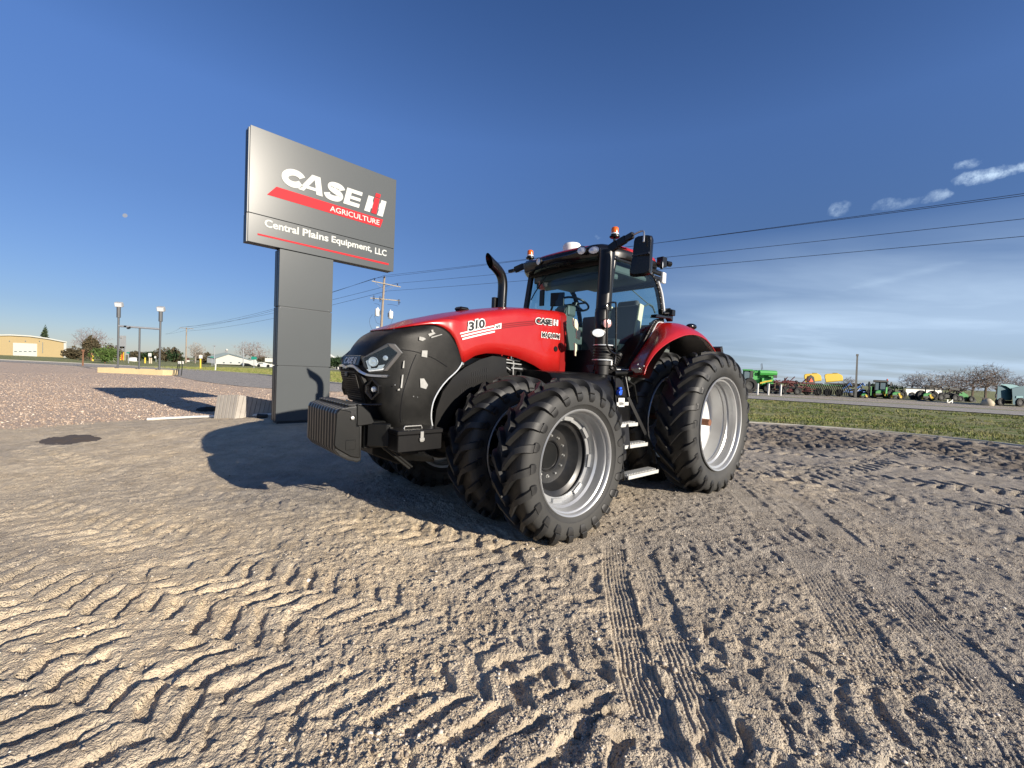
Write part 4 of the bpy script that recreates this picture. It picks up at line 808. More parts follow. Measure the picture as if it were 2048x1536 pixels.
HWY=[(95,-14),(36.5,32.6),(22.8,42),(0,62),(-25,92),(-60,128),(-120,175),(-400,420)]
ACC=[(-160,66),(-110,63),(-63,58.5),(-33,45),(-25,38),(-18,31.5),(-12,28),(-5,29.5),(2,38),(8,50)]
def dist_in(px,py,poly,side):
    S,O,d=along(px,py,poly); return np.where(O*side>0,d,-d)
def CH(x,y):
    kd=-dist_in(x,y,KERB,-1); return sstep(2.4,4.2,x+.5*fbm(x,y,.8,2,65))*sstep(.25,.8,kd)*(1-sstep(5.2,7.2,kd+1.6*fbm(x,y,.5,2,66)))
def h_ground(x,y):
    r=np.hypot(x,y); near=1-sstep(22,45,r)
    wx=x+.05*fbm(x,y,1.3,2,5)+.035*fbm(x,y,11,2,15); wy=y+.05*fbm(x,y,1.3,2,9)+.035*fbm(x,y,11,2,19)
    g=fbm(x,y,.5,3,1)*.05+fbm(x,y,2.2,3,2)*.020+fbm(x,y,11,4,3,.62)*.012*(1-sstep(10,20,r))
    rg=1-np.abs(fbm(x,y,3.4,3,31))*3.2; g=g+np.clip(rg,0,1)**3*.009*sstep(-.15,.25,fbm(x,y,.6,2,41)); rg=1-np.abs(fbm(x,y,15,3,37,.6))*2.8; g=g+np.clip(rg,0,1)**2*.008*(1-sstep(9,18,r)); g=g+np.abs(fbm(x,y,27,2,39))*.013*(1-sstep(4,8,r)); cl_=fbm(x,y,19,2,43,.6); g=g+sstep(.16,.30,cl_)*.010*(1-sstep(8,14,r)); g=g+CH(x,y)*(fbm(x,y,3.6,4,61,.65)*.11+fbm(x,y,9,2,63)*.045)
    for i,(P,hw,kind,dep,per,ch,st) in enumerate(RUTS):
        bx=[p[0] for p in P]; by=[p[1] for p in P]; k=np.where((x>min(bx)-1)&(x<max(bx)+1)&(y>min(by)-1)&(y<max(by)+1))[0]
        if len(k)==0: continue
        S,O,d=along(wx[k],wy[k],P) if kind=='lug' else along(x[k]+.25*(wx[k]-x[k]),y[k]+.25*(wy[k]-y[k]),P); 
        fade=np.clip((.85 if x[k].mean()>3.5 else .85 if kind=='rib' else .70)+1.5*fbm(x[k],y[k],.9,2,50+i),0,1)
        if kind=='lug':
            edge=1-sstep(hw*.86,hw*1.08,d); ph=(S+np.abs(O)*ch*(1+.12*fbm(x[k],y[k],1.5,2,70+i)))/per+.5*(O>0)+.10*fbm(x[k],y[k],2.2,2,80+i)
            fr=ph-np.floor(ph); bar_=sstep(.04,.11,fr)*(1-sstep(.42,.58,fr)); bar_=bar_*sstep(-.36,-.16,fbm(x[k],y[k],4.5,3,120+i))+.0; mid=sstep(.0,.03,d)
            tg=(-dep*.62+dep*1.35*(1-bar_*mid))+.45*g[k]+fbm(x[k],y[k],13,3,90,.65)*.014
            berm=np.exp(-((d-hw*1.12)/.06)**2)*dep*.45
        else:
            edge=1-sstep(hw*.9,hw*1.05,d); tg=-.006+dep*.5*np.cos(O/per*2*PI)*sstep(-.3,.1,fbm(x[k],y[k],3,2,60+i))+.3*g[k]; berm=np.exp(-((d-hw*1.1)/.03)**2)*.004
        w=edge*st*fade; g[k]=g[k]*(1-w)+tg*w+berm*fade*st
    # level pads below the tyres
    for lx,ly in ((3.03,1.515),(3.03,.77),(3.03,-.77),(3.03,-1.515),(0,1.49),(0,.73),(0,-.73),(0,-1.49)):
        wv=TM@Vector((lx,ly,0)); d=np.hypot(x-wv.x,y-wv.y); k=1-sstep(.2,.6,d); g=g*(1-k)+(-.03)*k*0+g*0*k+(.002)*k
    k=1-sstep(.3,.9,np.hypot(x+4.4,y-9.1)); g=g*(1-k)
    mound=.31*np.exp(-(np.hypot(x+5.15,y-9.6)/2.7)**2)
    av=dist_in(x,y,KERB,-1); vg=sstep(0,.5,av)                       # right of the kerb: the verge, a shallow ditch
    g=g*near*(1-vg*.8)
    g=np.where(av>0,g+vg*(.05-.30*np.exp(-((av-9)/6)**2)*sstep(1,5,av))*(1-sstep(14,24,av)),g)
    hh_,ho,hd=along(x,y,HWY); a_,ao,ad=along(x,y,ACC)
    k=np.maximum(1-sstep(7,11,hd),1-sstep(4.5,7,ad)); g=g*(1-k)-.02*k
    g=g*np.where(r<12,.88,1)
    return g+mound*(1-sstep(-3.2,-1.2,x-.0*y))
rr=[.02]; 
while rr[-1]<.9: rr.append(rr[-1]+.11)
while rr[-1]<26: rr.append(rr[-1]*1.0034)
while rr[-1]<120: rr.append(rr[-1]*1.012)
while rr[-1]<5200: rr.append(rr[-1]*1.09)
rr=np.array(rr)
th=np.concatenate([np.linspace(-PI,-R(72),60)[:-1],np.linspace(-R(72),R(72),1000),np.linspace(R(72),PI,60)[1:-1]])
nr_,nt_=len(rr),len(th); RR,TT=np.meshgrid(rr,th,indexing='ij'); gx=(RR*np.sin(TT)).ravel(); gy=(RR*np.cos(TT)).ravel(); gz=h_ground(gx,gy)
me=bpy.data.meshes.new('ground'); nv=nr_*nt_; me.vertices.add(nv); me.vertices.foreach_set('co',np.c_[gx,gy,gz].astype(np.float32).ravel())
I=np.arange(nr_-1)[:,None]*nt_; J=np.arange(nt_)[None,:]; J2=(J+1)%nt_
q=np.stack([I+J,I+nt_+J,I+nt_+J2,I+J2],-1).reshape(-1,4)[:, ::-1]
nf=len(q); me.loops.add(nf*4); me.loops.foreach_set('vertex_index',q.ravel().astype(np.int32)); me.polygons.add(nf); me.polygons.foreach_set('loop_start',np.arange(0,nf*4,4,dtype=np.int32)); me.polygons.foreach_set('loop_total',np.full(nf,4,dtype=np.int32)); me.update(calc_edges=True); me.polygons.foreach_set('use_smooth',[True]*nf)
# what the ground is made of at each place: pink river gravel, grass, grey gravel share
PB=[(-60,-12),(-20,1.5),(-12.5,6.6),(-10.1,8.4),(-9.5,9.2),(-8.6,10.2),(-7.8,11.0),(-6.5,11.6),(-4,13.2),(0,16),(10,22)]
wob=.35*fbm(gx,gy,.8,3,21)
pk=sstep(-.25,.35,dist_in(gx,gy,PB,-1)+wob); accd=dist_in(gx,gy,ACC,-1)
pk=pk*(1-sstep(-4.3,-3.5,accd))*(1-sstep(-6,-3,gx-2))
gr=np.maximum(sstep(-.1,.15,dist_in(gx,gy,KERB,-1)+wob*.3)*(gx>-5),sstep(3.6,4.4,accd)*(gx<6))
hs,ho,hd=along(gx,gy,HWY); beyond=sstep(6,10,dist_in(gx,gy,HWY,1)); lot=beyond*(gx>-10)*(1-sstep(60,90,np.hypot(gx,gy))); gr=gr*(1-lot)
gry=np.clip(sstep(-.9,1.6,gx*.62-gy*.10+1.3*fbm(gx,gy,.45,3,33))+.95*np.exp(-((gx+2.7+.5*wob)/2.0)**2-((gy-5.3-.35*gx*.2)/.75)**2)*(.7+fbm(gx,gy,1.2,3,35)),0,1)
for nm,v in (('pink',pk),('grass',gr),('grey',gry),('churn',CH(gx,gy)*np.clip(.75+fbm(gx,gy,1.4,3,67),0,1))):
    a=me.attributes.new(nm,'FLOAT','POINT'); a.data.foreach_set('value',v.astype(np.float32))
ground=bpy.data.objects.new('ground',me); COL.objects.link(ground); ground['kind']='structure'
t=NT('ground_earth'); pos=t.n('ShaderNodeNewGeometry').outputs['Position']
att=lambda nm:(lambda a:(setattr(a,'attribute_name',nm),a.outputs['Fac'])[1])(t.n('ShaderNodeAttribute'))
aP,aG,aY,aC=att('pink'),att('grass'),att('grey'),att('churn')
nb=t.noise(pos,.55,5,.6); nm_=t.noise(pos,3.2,6,.65); nf_=t.noise(pos,38,5,.7); 
tan=t.mix(t.ramp(nm_,[(.32,(0,0,0)),(.68,(1,1,1))]),(.54,.43,.29),(.74,.61,.43))
gryc=t.mix(t.ramp(nm_,[(.3,(0,0,0)),(.7,(1,1,1))]),(.285,.25,.205),(.45,.40,.33))
pat=t.ramp(nb,[(.38,(0,0,0)),(.62,(1,1,1))]); gf=t.math('ADD',t.math('MULTIPLY',aY,.75),t.math('MULTIPLY',pat,.55),True)
base=t.mix(gf,tan,gryc)
vo=t.n('ShaderNodeTexVoronoi'); vo.inputs['Scale'].default_value=75; t.l(pos,vo.inputs['Vector']); vo2=t.n('ShaderNodeTexVoronoi'); vo2.inputs['Scale'].default_value=170; t.l(pos,vo2.inputs['Vector'])
stone=t.ramp(vo.outputs['Color'],[(.0,(.14,.12,.10)),(.35,(.30,.25,.20)),(.7,(.44,.38,.31)),(1,(.65,.60,.52))])
sf=t.ramp(vo.outputs['Distance'],[(.30,(1,1,1)),(.52,(0,0,0))]); pick=t.ramp(t.noise(pos,22,2,.5),[(.46,(0,0,0)),(.56,(1,1,1))])
base=t.mix(t.math('MULTIPLY',t.math('MULTIPLY',sf,pick),t.math('ADD',t.math('MULTIPLY',gf,.5),.18)),base,stone)
base=t.mix(.45,base,t.ramp(nf_,[(.25,(.35,.34,.33)),(.5,(.5,.5,.5)),(.8,(.72,.71,.69))]),'OVERLAY')
vp=t.n('ShaderNodeTexVoronoi'); vp.inputs['Scale'].default_value=17; t.l(pos,vp.inputs['Vector'])
pkc=t.ramp(vp.outputs['Color'],[(0,(.46,.345,.25)),(.35,(.54,.415,.31)),(.7,(.58,.455,.35)),(1,(.66,.56,.45))]); pkc=t.mix(t.ramp(vp.outputs['Distance'],[(.25,(1,1,1)),(.62,(0,0,0))]),(.52,.40,.30),pkc)
base=t.mix(t.math('MULTIPLY',aC,.75),base,(.125,.100,.078)); base=t.mix(aP,base,pkc)
gn=t.noise(pos,1.1,7,.7); grc=t.mix(t.ramp(gn,[(.38,(0,0,0)),(.62,(1,1,1))]),(.14,.185,.05),(.32,.285,.15)); base=t.mix(aG,base,grc)
bs=t.bump(vo.outputs['Distance'],.55,.008); 
hb=t.math('ADD',t.math('MULTIPLY',vo.outputs['Distance'],-.5),t.math('ADD',t.math('MULTIPLY',nf_,.8),t.math('MULTIPLY',vo2.outputs['Distance'],-.3)))
hb=t.math('ADD',hb,t.math('MULTIPLY',t.math('MULTIPLY',vp.outputs['Distance'],aP),-.6))
me.materials.append(t.out(t.bsdf(base,.92,0,t.bump(hb,1.0,.020),.25)))
# loose stones
ico=bmesh.new(); bmesh.ops.create_icosphere(ico,subdivisions=1,radius=1); iv=np.array([v.co[:] for v in ico.verts]); ift=np.array([[v.index for v in f.verts] for f in ico.faces]); ico.free()
octv=np.array([(1,0,0),(-1,0,0),(0,1,0),(0,-1,0),(0,0,1),(0,0,-1)],float); octf=np.array([(0,2,4),(2,1,4),(1,3,4),(3,0,4),(2,0,5),(1,2,5),(3,1,5),(0,3,5)])
def scatter(name,px,py,sz,mt,base,basef,flat=.6,sink=.3,label=None,cat=None):
    n=len(px); V=base[None]*(1+rng.uniform(-.28,.28,(n,len(base),1))); V=V*rng.uniform(.7,1.25,(n,1,3))*np.array([1,1,flat])
    a=rng.uniform(0,2*PI,n); c,s_=np.cos(a)[:,None],np.sin(a)[:,None]; X_=V[:,:,0]*c-V[:,:,1]*s_; Y_=V[:,:,0]*s_+V[:,:,1]*c; z=h_ground(px,py)
    P=np.stack([X_*sz[:,None]+px[:,None],Y_*sz[:,None]+py[:,None],V[:,:,2]*sz[:,None]+z[:,None]+(sz*(flat-sink))[:,None]],-1).reshape(-1,3)
    Fc=(basef[None]+(np.arange(n)*len(base))[:,None,None]).reshape(-1,3)
    m_=bpy.data.meshes.new(name); m_.vertices.add(len(P)); m_.vertices.foreach_set('co',P.astype(np.float32).ravel()); k=len(Fc); m_.loops.add(k*3); m_.loops.foreach_set('vertex_index',Fc.ravel().astype(np.int32)); m_.polygons.add(k); m_.polygons.foreach_set('loop_start',np.arange(0,k*3,3,dtype=np.int32)); m_.polygons.foreach_set('loop_total',np.full(k,3,dtype=np.int32)); m_.update(calc_edges=True); m_.materials.append(mt)
    o=bpy.data.objects.new(name,m_); COL.objects.link(o); return tag(o,label,cat,kind='stuff')
t=NT('loose_stone'); o_=t.n('ShaderNodeNewGeometry'); c=t.ramp(o_.outputs['Random Per Island'],[(0,(.16,.135,.11)),(.3,(.30,.25,.20)),(.6,(.42,.355,.28)),(.85,(.52,.45,.37)),(1,(.72,.67,.59))]); M['stone']=t.out(t.bsdf(c,.85,0,t.bump(t.noise(o_.outputs['Position'],300,3,.6),.4,.002),.3))
t=NT('pink_river_stone'); o_=t.n('ShaderNodeNewGeometry'); c=t.ramp(o_.outputs['Random Per Island'],[(0,(.28,.20,.15)),(.3,(.38,.285,.215)),(.6,(.44,.34,.26)),(.85,(.50,.40,.315)),(1,(.60,.52,.43))]); M['pstone']=t.out(t.bsdf(c,.8,0,t.bump(t.noise(o_.outputs['Position'],120,3,.6),.3,.003),.3))
n=95000; a=rng.uniform(-R(66),R(66),n); d=1.1*np.exp(rng.uniform(0,1,n)**1.05*math.log(7.5)); px_,py_=d*np.sin(a),d*np.cos(a)
dens=.30+.70*sstep(-.9,1.6,px_*.62-py_*.10+1.3*fbm(px_,py_,.45,3,33)); k=rng.uniform(0,1,n)<dens*(.55+1.2*fbm(px_,py_,1.6,2,12)); px_,py_=px_[k],py_[k]
scatter('loose_gravel',px_,py_,rng.lognormal(-5.4,.42,len(px_)),M['stone'],octv,octf,.7,.25,'loose grey and tan gravel strewn over the rutted dirt','gravel')
n=150000; px_=rng.uniform(-34,-1,n); py_=rng.uniform(3,36,n); dd=dist_in(px_,py_,PB,-1)+.35*fbm(px_,py_,.8,3,21); w=np.clip(1.5-np.hypot(px_,py_)/28,0.1,1); k=(dd>rng.exponential(.12,n)-.25)&(rng.uniform(0,1,n)<w)&(dist_in(px_,py_,ACC,-1)<-4.2)&(py_<np.interp(px_,[-30,-5,0],[40,22,17])); px_,py_=px_[k],py_[k]
scatter('river_gravel',px_,py_,rng.lognormal(-4.3,.40,len(px_)),M['pstone'],iv,ift,.6,.25,'pinkish river gravel bed around the sign','gravel')
def og(px,py,up=0):
    """the point of the ground seen at a pixel, with the mound taken into account"""
    p=gp(px,py)
    for _ in range(12): p=gp(px,py,.5*p.z+.5*float(h_ground(np.array([p.x]),np.array([p.y]))[0]))
    return Vector((p.x,p.y,p.z+up))
# ---- flat sheets
def strip(poly,hw,z,name,mt,kind='structure',off=0):
    P=np.array(poly,float); T=np.gradient(P,axis=0); T/=np.linalg.norm(T,axis=1)[:,None]; N_=np.c_[-T[:,1],T[:,0]]; m=MB(); m.grid([[(*(p+n_*(off-hw)),z),(*(p+n_*(off+hw)),z)] for p,n_ in zip(P,N_)]); o=m.build(name,mt); o['kind']=kind; return o
t=NT('old_asphalt'); o=t.n('ShaderNodeNewGeometry').outputs['Position']; c=t.mix(t.noise(o,.6,6,.6),(.33,.295,.245),(.43,.39,.33)); c=t.mix(t.ramp(t.noise(o,2.2,8,.75),[(.47,(1,1,1)),(.5,(0,0,0)),(.53,(1,1,1))]),(.09,.085,.08),c); M['asph']=t.out(t.bsdf(c,.9,0,t.bump(t.noise(o,60,3,.6),.4,.005)))
t=NT('pale_concrete'); o=t.n('ShaderNodeNewGeometry').outputs['Position']; M['conc']=t.out(t.bsdf(t.mix(t.noise(o,3,6,.6),(.42,.39,.33),(.56,.53,.46)),.88,0,t.bump(t.noise(o,50,3,.6),.4,.004)))
dense=lambda P,n=80:cr(np.array(P,float),n)
A_=dense(ACC); strip(A_,4.0,.0,'access_road',M['asph'])
Hh=dense(HWY,120); strip(Hh,4.4,.03,'highway',M['asph'])
s_=strip(Hh,.10,.036,'road_edge_line',M['white'],off=3.7); s_=strip(Hh,.10,.036,'road_edge_line',M['white'],off=-3.7)
def kerbrun(poly,w,h,name,off=0,z=0):
    P=np.array(poly,float); T=np.gradient(P,axis=0); T/=np.linalg.norm(T,axis=1)[:,None]; N_=np.c_[-T[:,1],T[:,0]]; m=MB(); m.grid([[(*(p+n_*(off-w/2)),z-.15),(*(p+n_*(off-w/2)),z+h),(*(p+n_*(off+w/2)),z+h),(*(p+n_*(off+w/2)),z-.15)] for p,n_ in zip(P,N_)]); o=m.build(name,M['conc'],bevel=.01); o['kind']='structure'; return o
kerbrun(dense(KERB,100),.12,.035,'kerb'); kerbrun(A_,.22,.10,'kerb',off=4.15)
# grass blades on the verges
def blades(name,px,py,h,label):
    n=len(px); z=h_ground(px,py); nb_=5; r1=rng.uniform(0,2*PI,(n,nb_)); off=rng.normal(0,.05,(n,nb_,2)); hh=h[:,None]*rng.uniform(.5,1.2,(n,nb_)); w=.010+.004*np.hypot(px,py)[:,None]/10*np.ones((n,nb_)); lean=rng.normal(0,.45,(n,nb_,2))*hh[...,None]
    bx_=px[:,None]+off[...,0]; by_=py[:,None]+off[...,1]; zb=z[:,None]-.01+0*bx_
    A=np.stack([bx_-np.cos(r1)*w,by_-np.sin(r1)*w,zb],-1); B=np.stack([bx_+np.cos(r1)*w,by_+np.sin(r1)*w,zb],-1); Ct=np.stack([bx_+lean[...,0],by_+lean[...,1],zb+hh],-1)
    P=np.stack([A,B,Ct],2).reshape(-1,3); k=len(P)//3; m_=bpy.data.meshes.new(name); m_.vertices.add(len(P)); m_.vertices.foreach_set('co',P.astype(np.float32).ravel()); m_.loops.add(k*3); m_.loops.foreach_set('vertex_index',np.arange(k*3,dtype=np.int32)); m_.polygons.add(k); m_.polygons.foreach_set('loop_start',np.arange(0,k*3,3,dtype=np.int32)); m_.polygons.foreach_set('loop_total',np.full(k,3,dtype=np.int32)); m_.update(calc_edges=True); m_.materials.append(M['grass']); o=bpy.data.objects.new(name,m_); COL.objects.link(o); return tag(o,label,'grass',kind='stuff')
t=NT('grass_blade'); g_=t.n('ShaderNodeNewGeometry'); gn=t.noise(g_.outputs['Position'],.7,5,.65); c=t.mix(t.ramp(gn,[(.40,(0,0,0)),(.60,(1,1,1))]),(.14,.20,.035),(.34,.29,.13)); c=t.mix(t.ramp(g_.outputs['Random Per Island'],[(.0,(0,0,0)),(1,(.5,.5,.5))]),c,(.16,.19,.05)); M['grass']=t.out(t.bsdf(c,.7,0,None,.2))
n=52000; px_=rng.uniform(1,44,n); py_=rng.uniform(10,46,n); k=(dist_in(px_,py_,KERB,-1)>.15)&(dist_in(px_,py_,HWY,-1)>5.5)&(px_/py_<1.35)&(rng.uniform(0,1,n)<np.clip(1.5-np.hypot(px_,py_)/40,.15,1)*np.clip(.75+1.8*fbm(px_,py_,.5,3,77),.1,1)); blades('verge_grass',px_[k],py_[k],rng.uniform(.05,.11,k.sum()),'short green and straw coloured grass on the roadside verge behind the tractor')
n=42000; px_=rng.uniform(-52,-8,n); py_=rng.uniform(30,80,n); k=(dist_in(px_,py_,ACC,-1)>4.6)&(rng.uniform(0,1,n)<.7); blades('field_grass',px_[k],py_[k],rng.uniform(.08,.16,k.sum()),'thin spring grass beyond the access road on the left')
# wet patch on the dirt
cpt=[(75,888),(95,882),(130,880),(150,875),(180,878),(203,885),(190,890),(160,892),(130,897),(95,896)]
t=NT('wet_soil'); o=t.n('ShaderNodeNewGeometry').outputs['Position']; wm=t.out(t.bsdf(t.mix(t.noise(o,6,5,.6),(.075,.055,.038),(.13,.10,.07)),.75,0,t.bump(t.noise(o,60,4,.6),.6,.01)))
C0=[gp(*p) for p in cpt]; cxm=sum((p.x for p in C0))/len(C0); cym=sum((p.y for p in C0))/len(C0); ring=cr(np.array([(p.x,p.y) for p in C0+[C0[0]]]),73)[:-1]
ring=ring+np.stack([fbm(ring[:,0]*1.,ring[:,1],9,2,5)*.10,fbm(ring[:,0],ring[:,1]*1.,9,2,6)*.06],1); G=[]
for k in np.linspace(0,1,9):
    X_=cxm+(ring[:,0]-cxm)*max(k,.01); Y_=cym+(ring[:,1]-cym)*max(k,.01); Z_=h_ground(X_,Y_)+.008*(1-k**6)-.004*k**6+.004; G.append([(a,b,c) for a,b,c in zip(X_,Y_,Z_)]+[(X_[0],Y_[0],Z_[0])])
m=MB(); m.grid(G); o=m.build('damp_soil',wm,smooth=60); o['kind']='structure'
# ------------------------------------------------------------------ surroundings
def fm(name,c,rough=.7,var=.12,scale=.6,**k): M[name]=mat(name,c,rough,0,var,scale,**k); return M[name]
fm('tan_siding',(.52,.40,.21),.6,.05,.3); fm('white_siding',(.66,.66,.60),.6,.05,.3); fm('grey_metal_roof',(.22,.27,.29),.5); fm('galv_pole',(.27,.29,.31),.5,.2,3)
fm('dkpole',(.075,.08,.085),.5,.2,3); fm('wood_pole',(.27,.22,.17),.85,.3,4); fm('porcelain',(.66,.67,.66),.3); fm('dark_insulator',(.02,.015,.018),.4); fm('brown_post',(.22,.11,.06),.8); fm('green_sign',(.02,.26,.19),.5); fm('yellow_paint',(.70,.48,.05),.5)
fm('field_green',(.025,.22,.04),.4,.2,2); fm('bright_green',(.05,.33,.06),.4,.15,2); fm('planter_yellow',(.55,.37,.012),.4,.08,1.5); fm('maroon',(.10,.022,.022),.6,.3,3); fm('dark_iron',(.012,.014,.014),.6,.3,3); fm('far_tyre',(.012,.012,.012),.8); fm('teal',(.028,.095,.125),.6,.08,.5); fm('teal_light',(.13,.28,.30),.5,.05); fm('blue_paint',(.03,.14,.45),.4); fm('far_glass',(.10,.14,.16),.15); fm('orange_sign',(.75,.10,.03),.5); fm('grey_tower',(.30,.31,.32),.6); fm('tan_panel',(.47,.40,.28),.7); fm('white_plastic',(.74,.73,.68),.5,.05,2); fm('weathered_plank',(.36,.33,.29),.85,.3,6,bump=.5,bscale=30); fm('box_timber',(.60,.47,.26),.8,.15,2); fm('dark_bin',(.05,.042,.038),.7)
class Far:
    def __init__(s,name,label,cat,px,D,group=None):
        s.D=D; g=at(px,700,D); s.k=g.x/g.y; s.o=Vector((g.x,g.y,0)); s.r=thing(name,label,cat,s.o,0,group)
    def L(s,px,py,dy=0): return at(px,py,s.D+dy)-s.o
    def box(s,name,mt,x0,y0,x1,y1,d=1,dy=0,par=None,bevel=0):
        a=s.L(x0,y0,dy); b=s.L(x1,y1,dy); m=MB(); z0,z1=min(a.z,b.z),max(a.z,b.z); m.prism([(a.x,dy,z0),(b.x,dy,z0),(b.x,dy,z1),(a.x,dy,z1)],(s.k*d,d,0)); return m.build(name,M[mt],par or s.r,bevel=bevel)
    def poly(s,name,mt,pts,d=1,dy=0,par=None,bevel=0):
        m=MB(); m.prism([(lambda v:(v.x,dy,v.z))(s.L(px,py,dy)) for px,py in pts],(s.k*d,d,0)); return m.build(name,M[mt],par or s.r,bevel=bevel)
    def tube(s,name,mt,pts,r,dy=0,par=None,n=8):
        m=MB(); m.tube([(lambda v:(v.x,dy,v.z))(s.L(px,py,dy)) for px,py in pts],r,n); return m.build(name,M[mt],par or s.r,smooth=40)
    def wheel(s,px,py,r,w=.4,dy=0,par=None,hub='dark_iron'):
        c=s.L(px,py,dy); m=MB(); m.lathe([(r*.55,-w/2),(r*.92,-w/2),(r,-w/4),(r,w/4),(r*.92,w/2),(r*.55,w/2)],(c.x,dy+w/2,r),(0,1,0),20); q=m.build('wheel',M['far_tyre'],par or s.r,smooth=40)
        m=MB(); m.lathe([(.001,-w*.3),(r*.56,-w*.35),(r*.56,w*.3)],(c.x,dy+w/2,r),(0,1,0),16); m.build('rim',M[hub],q); return q
# --- trees
def bare_tree(name,label,px,D,h,w,col=(.17,.13,.10),seed=1,density=1.0,group=None):
    """branches grown towards points scattered through the crown"""
    rg=np.random.default_rng(seed); g=at(px,700,D); key='bark%02d'%(int(col[0]*100)); w=w*.85
    if key not in M: M[key]=mat('bark_'+str(len(M)),tuple(c*.95 for c in col),.9,0,.2,1.5)
    N=[np.array([0,0,-.1])]+[np.array([rg.normal(0,.012*h),rg.normal(0,.012*h),h*z]) for z in (.1,.2,.3,.42)]; par=[-1,0,1,2,3]
    n=int(520*density); P=rg.normal(0,1,(n,3)); P/=np.linalg.norm(P,axis=1)[:,None]; P*=rg.uniform(.15,1,(n,1))**.5; cl=rg.normal(0,.55,(9,3)); P=P*.72+cl[rg.integers(0,9,n)]*.38
    P=P*np.array([w/2,w/2,h*.40])+np.array([0,0,h*.60]); P[:,2]=np.clip(P[:,2],h*.14,h*1.02); o=np.argsort(np.linalg.norm(P-np.array([0,0,h*.35]),axis=1))
    for p in P[o]:
        A=np.array(N[1:]); d=np.linalg.norm(A-p,axis=1)+.9*np.maximum(0,A[:,2]-p[2]); k=int(np.argmin(d))+1; q=N[k]; L=np.linalg.norm(p-q)
        if L>h*.09: N.append(q+(p-q)*.5+rg.normal(0,.05*L,3)); par.append(k); k=len(N)-1
        N.append(p); par.append(k)
    cnt=[1]*len(N)
    for i in range(len(N)-1,0,-1): cnt[par[i]]+=cnt[i]
    r_=lambda i:max(.016,h*.0016*cnt[i]**.45); m=MB(); tw=MB()
    for i in range(1,len(N)):
        a=N[par[i]]; b=N[i]; big=cnt[i]>14; (m if big else tw).tube([a,b],[r_(par[i]) if big else min(r_(par[i]),r_(i)*1.5),r_(i)],5 if big else 3,caps=False)
        if cnt[i]<3:
            for _ in range(4): d=(b-a)/(np.linalg.norm(b-a)+1e-6)+rg.normal(0,.6,3); tw.tube([b,b+d*h*.055],[.014,.008],3,caps=False)
    r=thing(name,label,'tree',(g.x,g.y,0),0,group); m.build('trunk',M[key],r,smooth=60); tw.build('crown',M[key],r,smooth=60); return r
def leafy(name,label,px,D,h,w,mt,seed=1,conic=False,n=2600,leaf=.22,cat='tree',group=None,y0=.0):
    rg=np.random.default_rng(seed); g=at(px,700,D); r=thing(name,label,cat,(g.x,g.y,0),0,group)
    cl=rg.uniform(-1,1,(26,3)); cl/=np.maximum(1,np.linalg.norm(cl,axis=1))[:,None]; i=rg.integers(0,26,n); P=cl[i]*.72+rg.normal(0,.17,(n,3)); z=(P[:,2]+1)/2
    k=(1.05-z)*1.15 if conic else np.sqrt(np.clip(1-(P[:,2]*.85)**2,0.05,1)); P=np.c_[P[:,0]*k*w/2,P[:,1]*k*w/2,y0*h+np.clip(z,0,1.05)*h*(1-y0)]
    a=rg.normal(0,1,(n,2,3)); a/=np.linalg.norm(a,axis=2)[...,None]; s=leaf*rg.uniform(.5,1.3,(n,1)); A=P-a[:,0]*s; B=P+a[:,0]*s; C_=P+a[:,1]*s*1.2
    V=np.stack([A,B,C_],1).reshape(-1,3); m=MB(); m.v=[tuple(v) for v in V]; m.f=[(3*j,3*j+1,3*j+2) for j in range(n)]; m.m=[0]*n; m.build('crown',M[mt],r,recalc=False)
    t_=MB(); t_.tube([(0,0,0),(0,0,h*.35),(0,0,h*.8)],[h*.035,h*.025,h*.008],7); t_.build('trunk',M['brown_post'],r,smooth=50); return r
def leafmat(nm,c1,c2):
    t=NT(nm); g_=t.n('ShaderNodeNewGeometry'); M[nm]=t.out(t.bsdf(t.mix(g_.outputs['Random Per Island'],c1,c2),.75,0,None,.2))
leafmat('pine_needles',(.020,.035,.018),(.055,.075,.035)); leafmat('spring_leaves',(.05,.10,.02),(.12,.17,.05)); leafmat('dark_hedge',(.012,.028,.012),(.04,.07,.025)); leafmat('brown_needles',(.05,.045,.025),(.11,.085,.05))
# --- left side ------------------------------------------------------
f=Far('metal_shed','long pale yellow metal building with a low arched roof and a white overhead door','building',40,125)
f.poly('wall','tan_siding',[(-170,716),(-170,690),(-120,678),(-60,671),(20,669.5),(60,672),(95,677),(131,684),(132,717),(-10,716)],18)
f.poly('roof','white_siding',[(-172,691),(-120,677),(-60,670),(20,668.6),(60,670.8),(95,675.6),(134,683.5),(134,685.5),(95,678),(60,673.2),(20,671),(-60,672.5),(-120,680),(-172,693)],19,-.4)
f.box('corner_trim','white_siding',127.5,686,132.5,717,.1,-.12)
dr=f.box('overhead_door','white_siding',26,685.5,74,714,.1,-.12); 
for k in range(5): f.box('door_window','far_glass',28.5+k*9.6,702.2,34+k*9.6,703.8,.05,-.17,dr)
for x in (19,51,79): f.box('wall_lamp','grey_metal_roof',x-1,681,x+1,683,.2,-.2)
f.box('downpipe','grey_metal_roof',85,684.5,86,706,.1,-.15)
leafy('pine_tree','dark pine top rising behind the yellow metal building','' and 0 or 90,150,10.8,4.4,'pine_needles',3,True,1500,.42)
bare_tree('bare_tree','wide bare tree behind the dark evergreen on the left',190,110,8.6,10,(.19,.14,.13),5)
leafy('evergreen_tree','brownish dark evergreen right of the yellow metal building',183,92,5.6,6.5,'brown_needles',7,True,2600,.25)
leafy('green_bush','round bush in spring leaf between the post and the light frame',210,74,3.0,4.6,'spring_leaves',9,False,2000,.16,'bush')
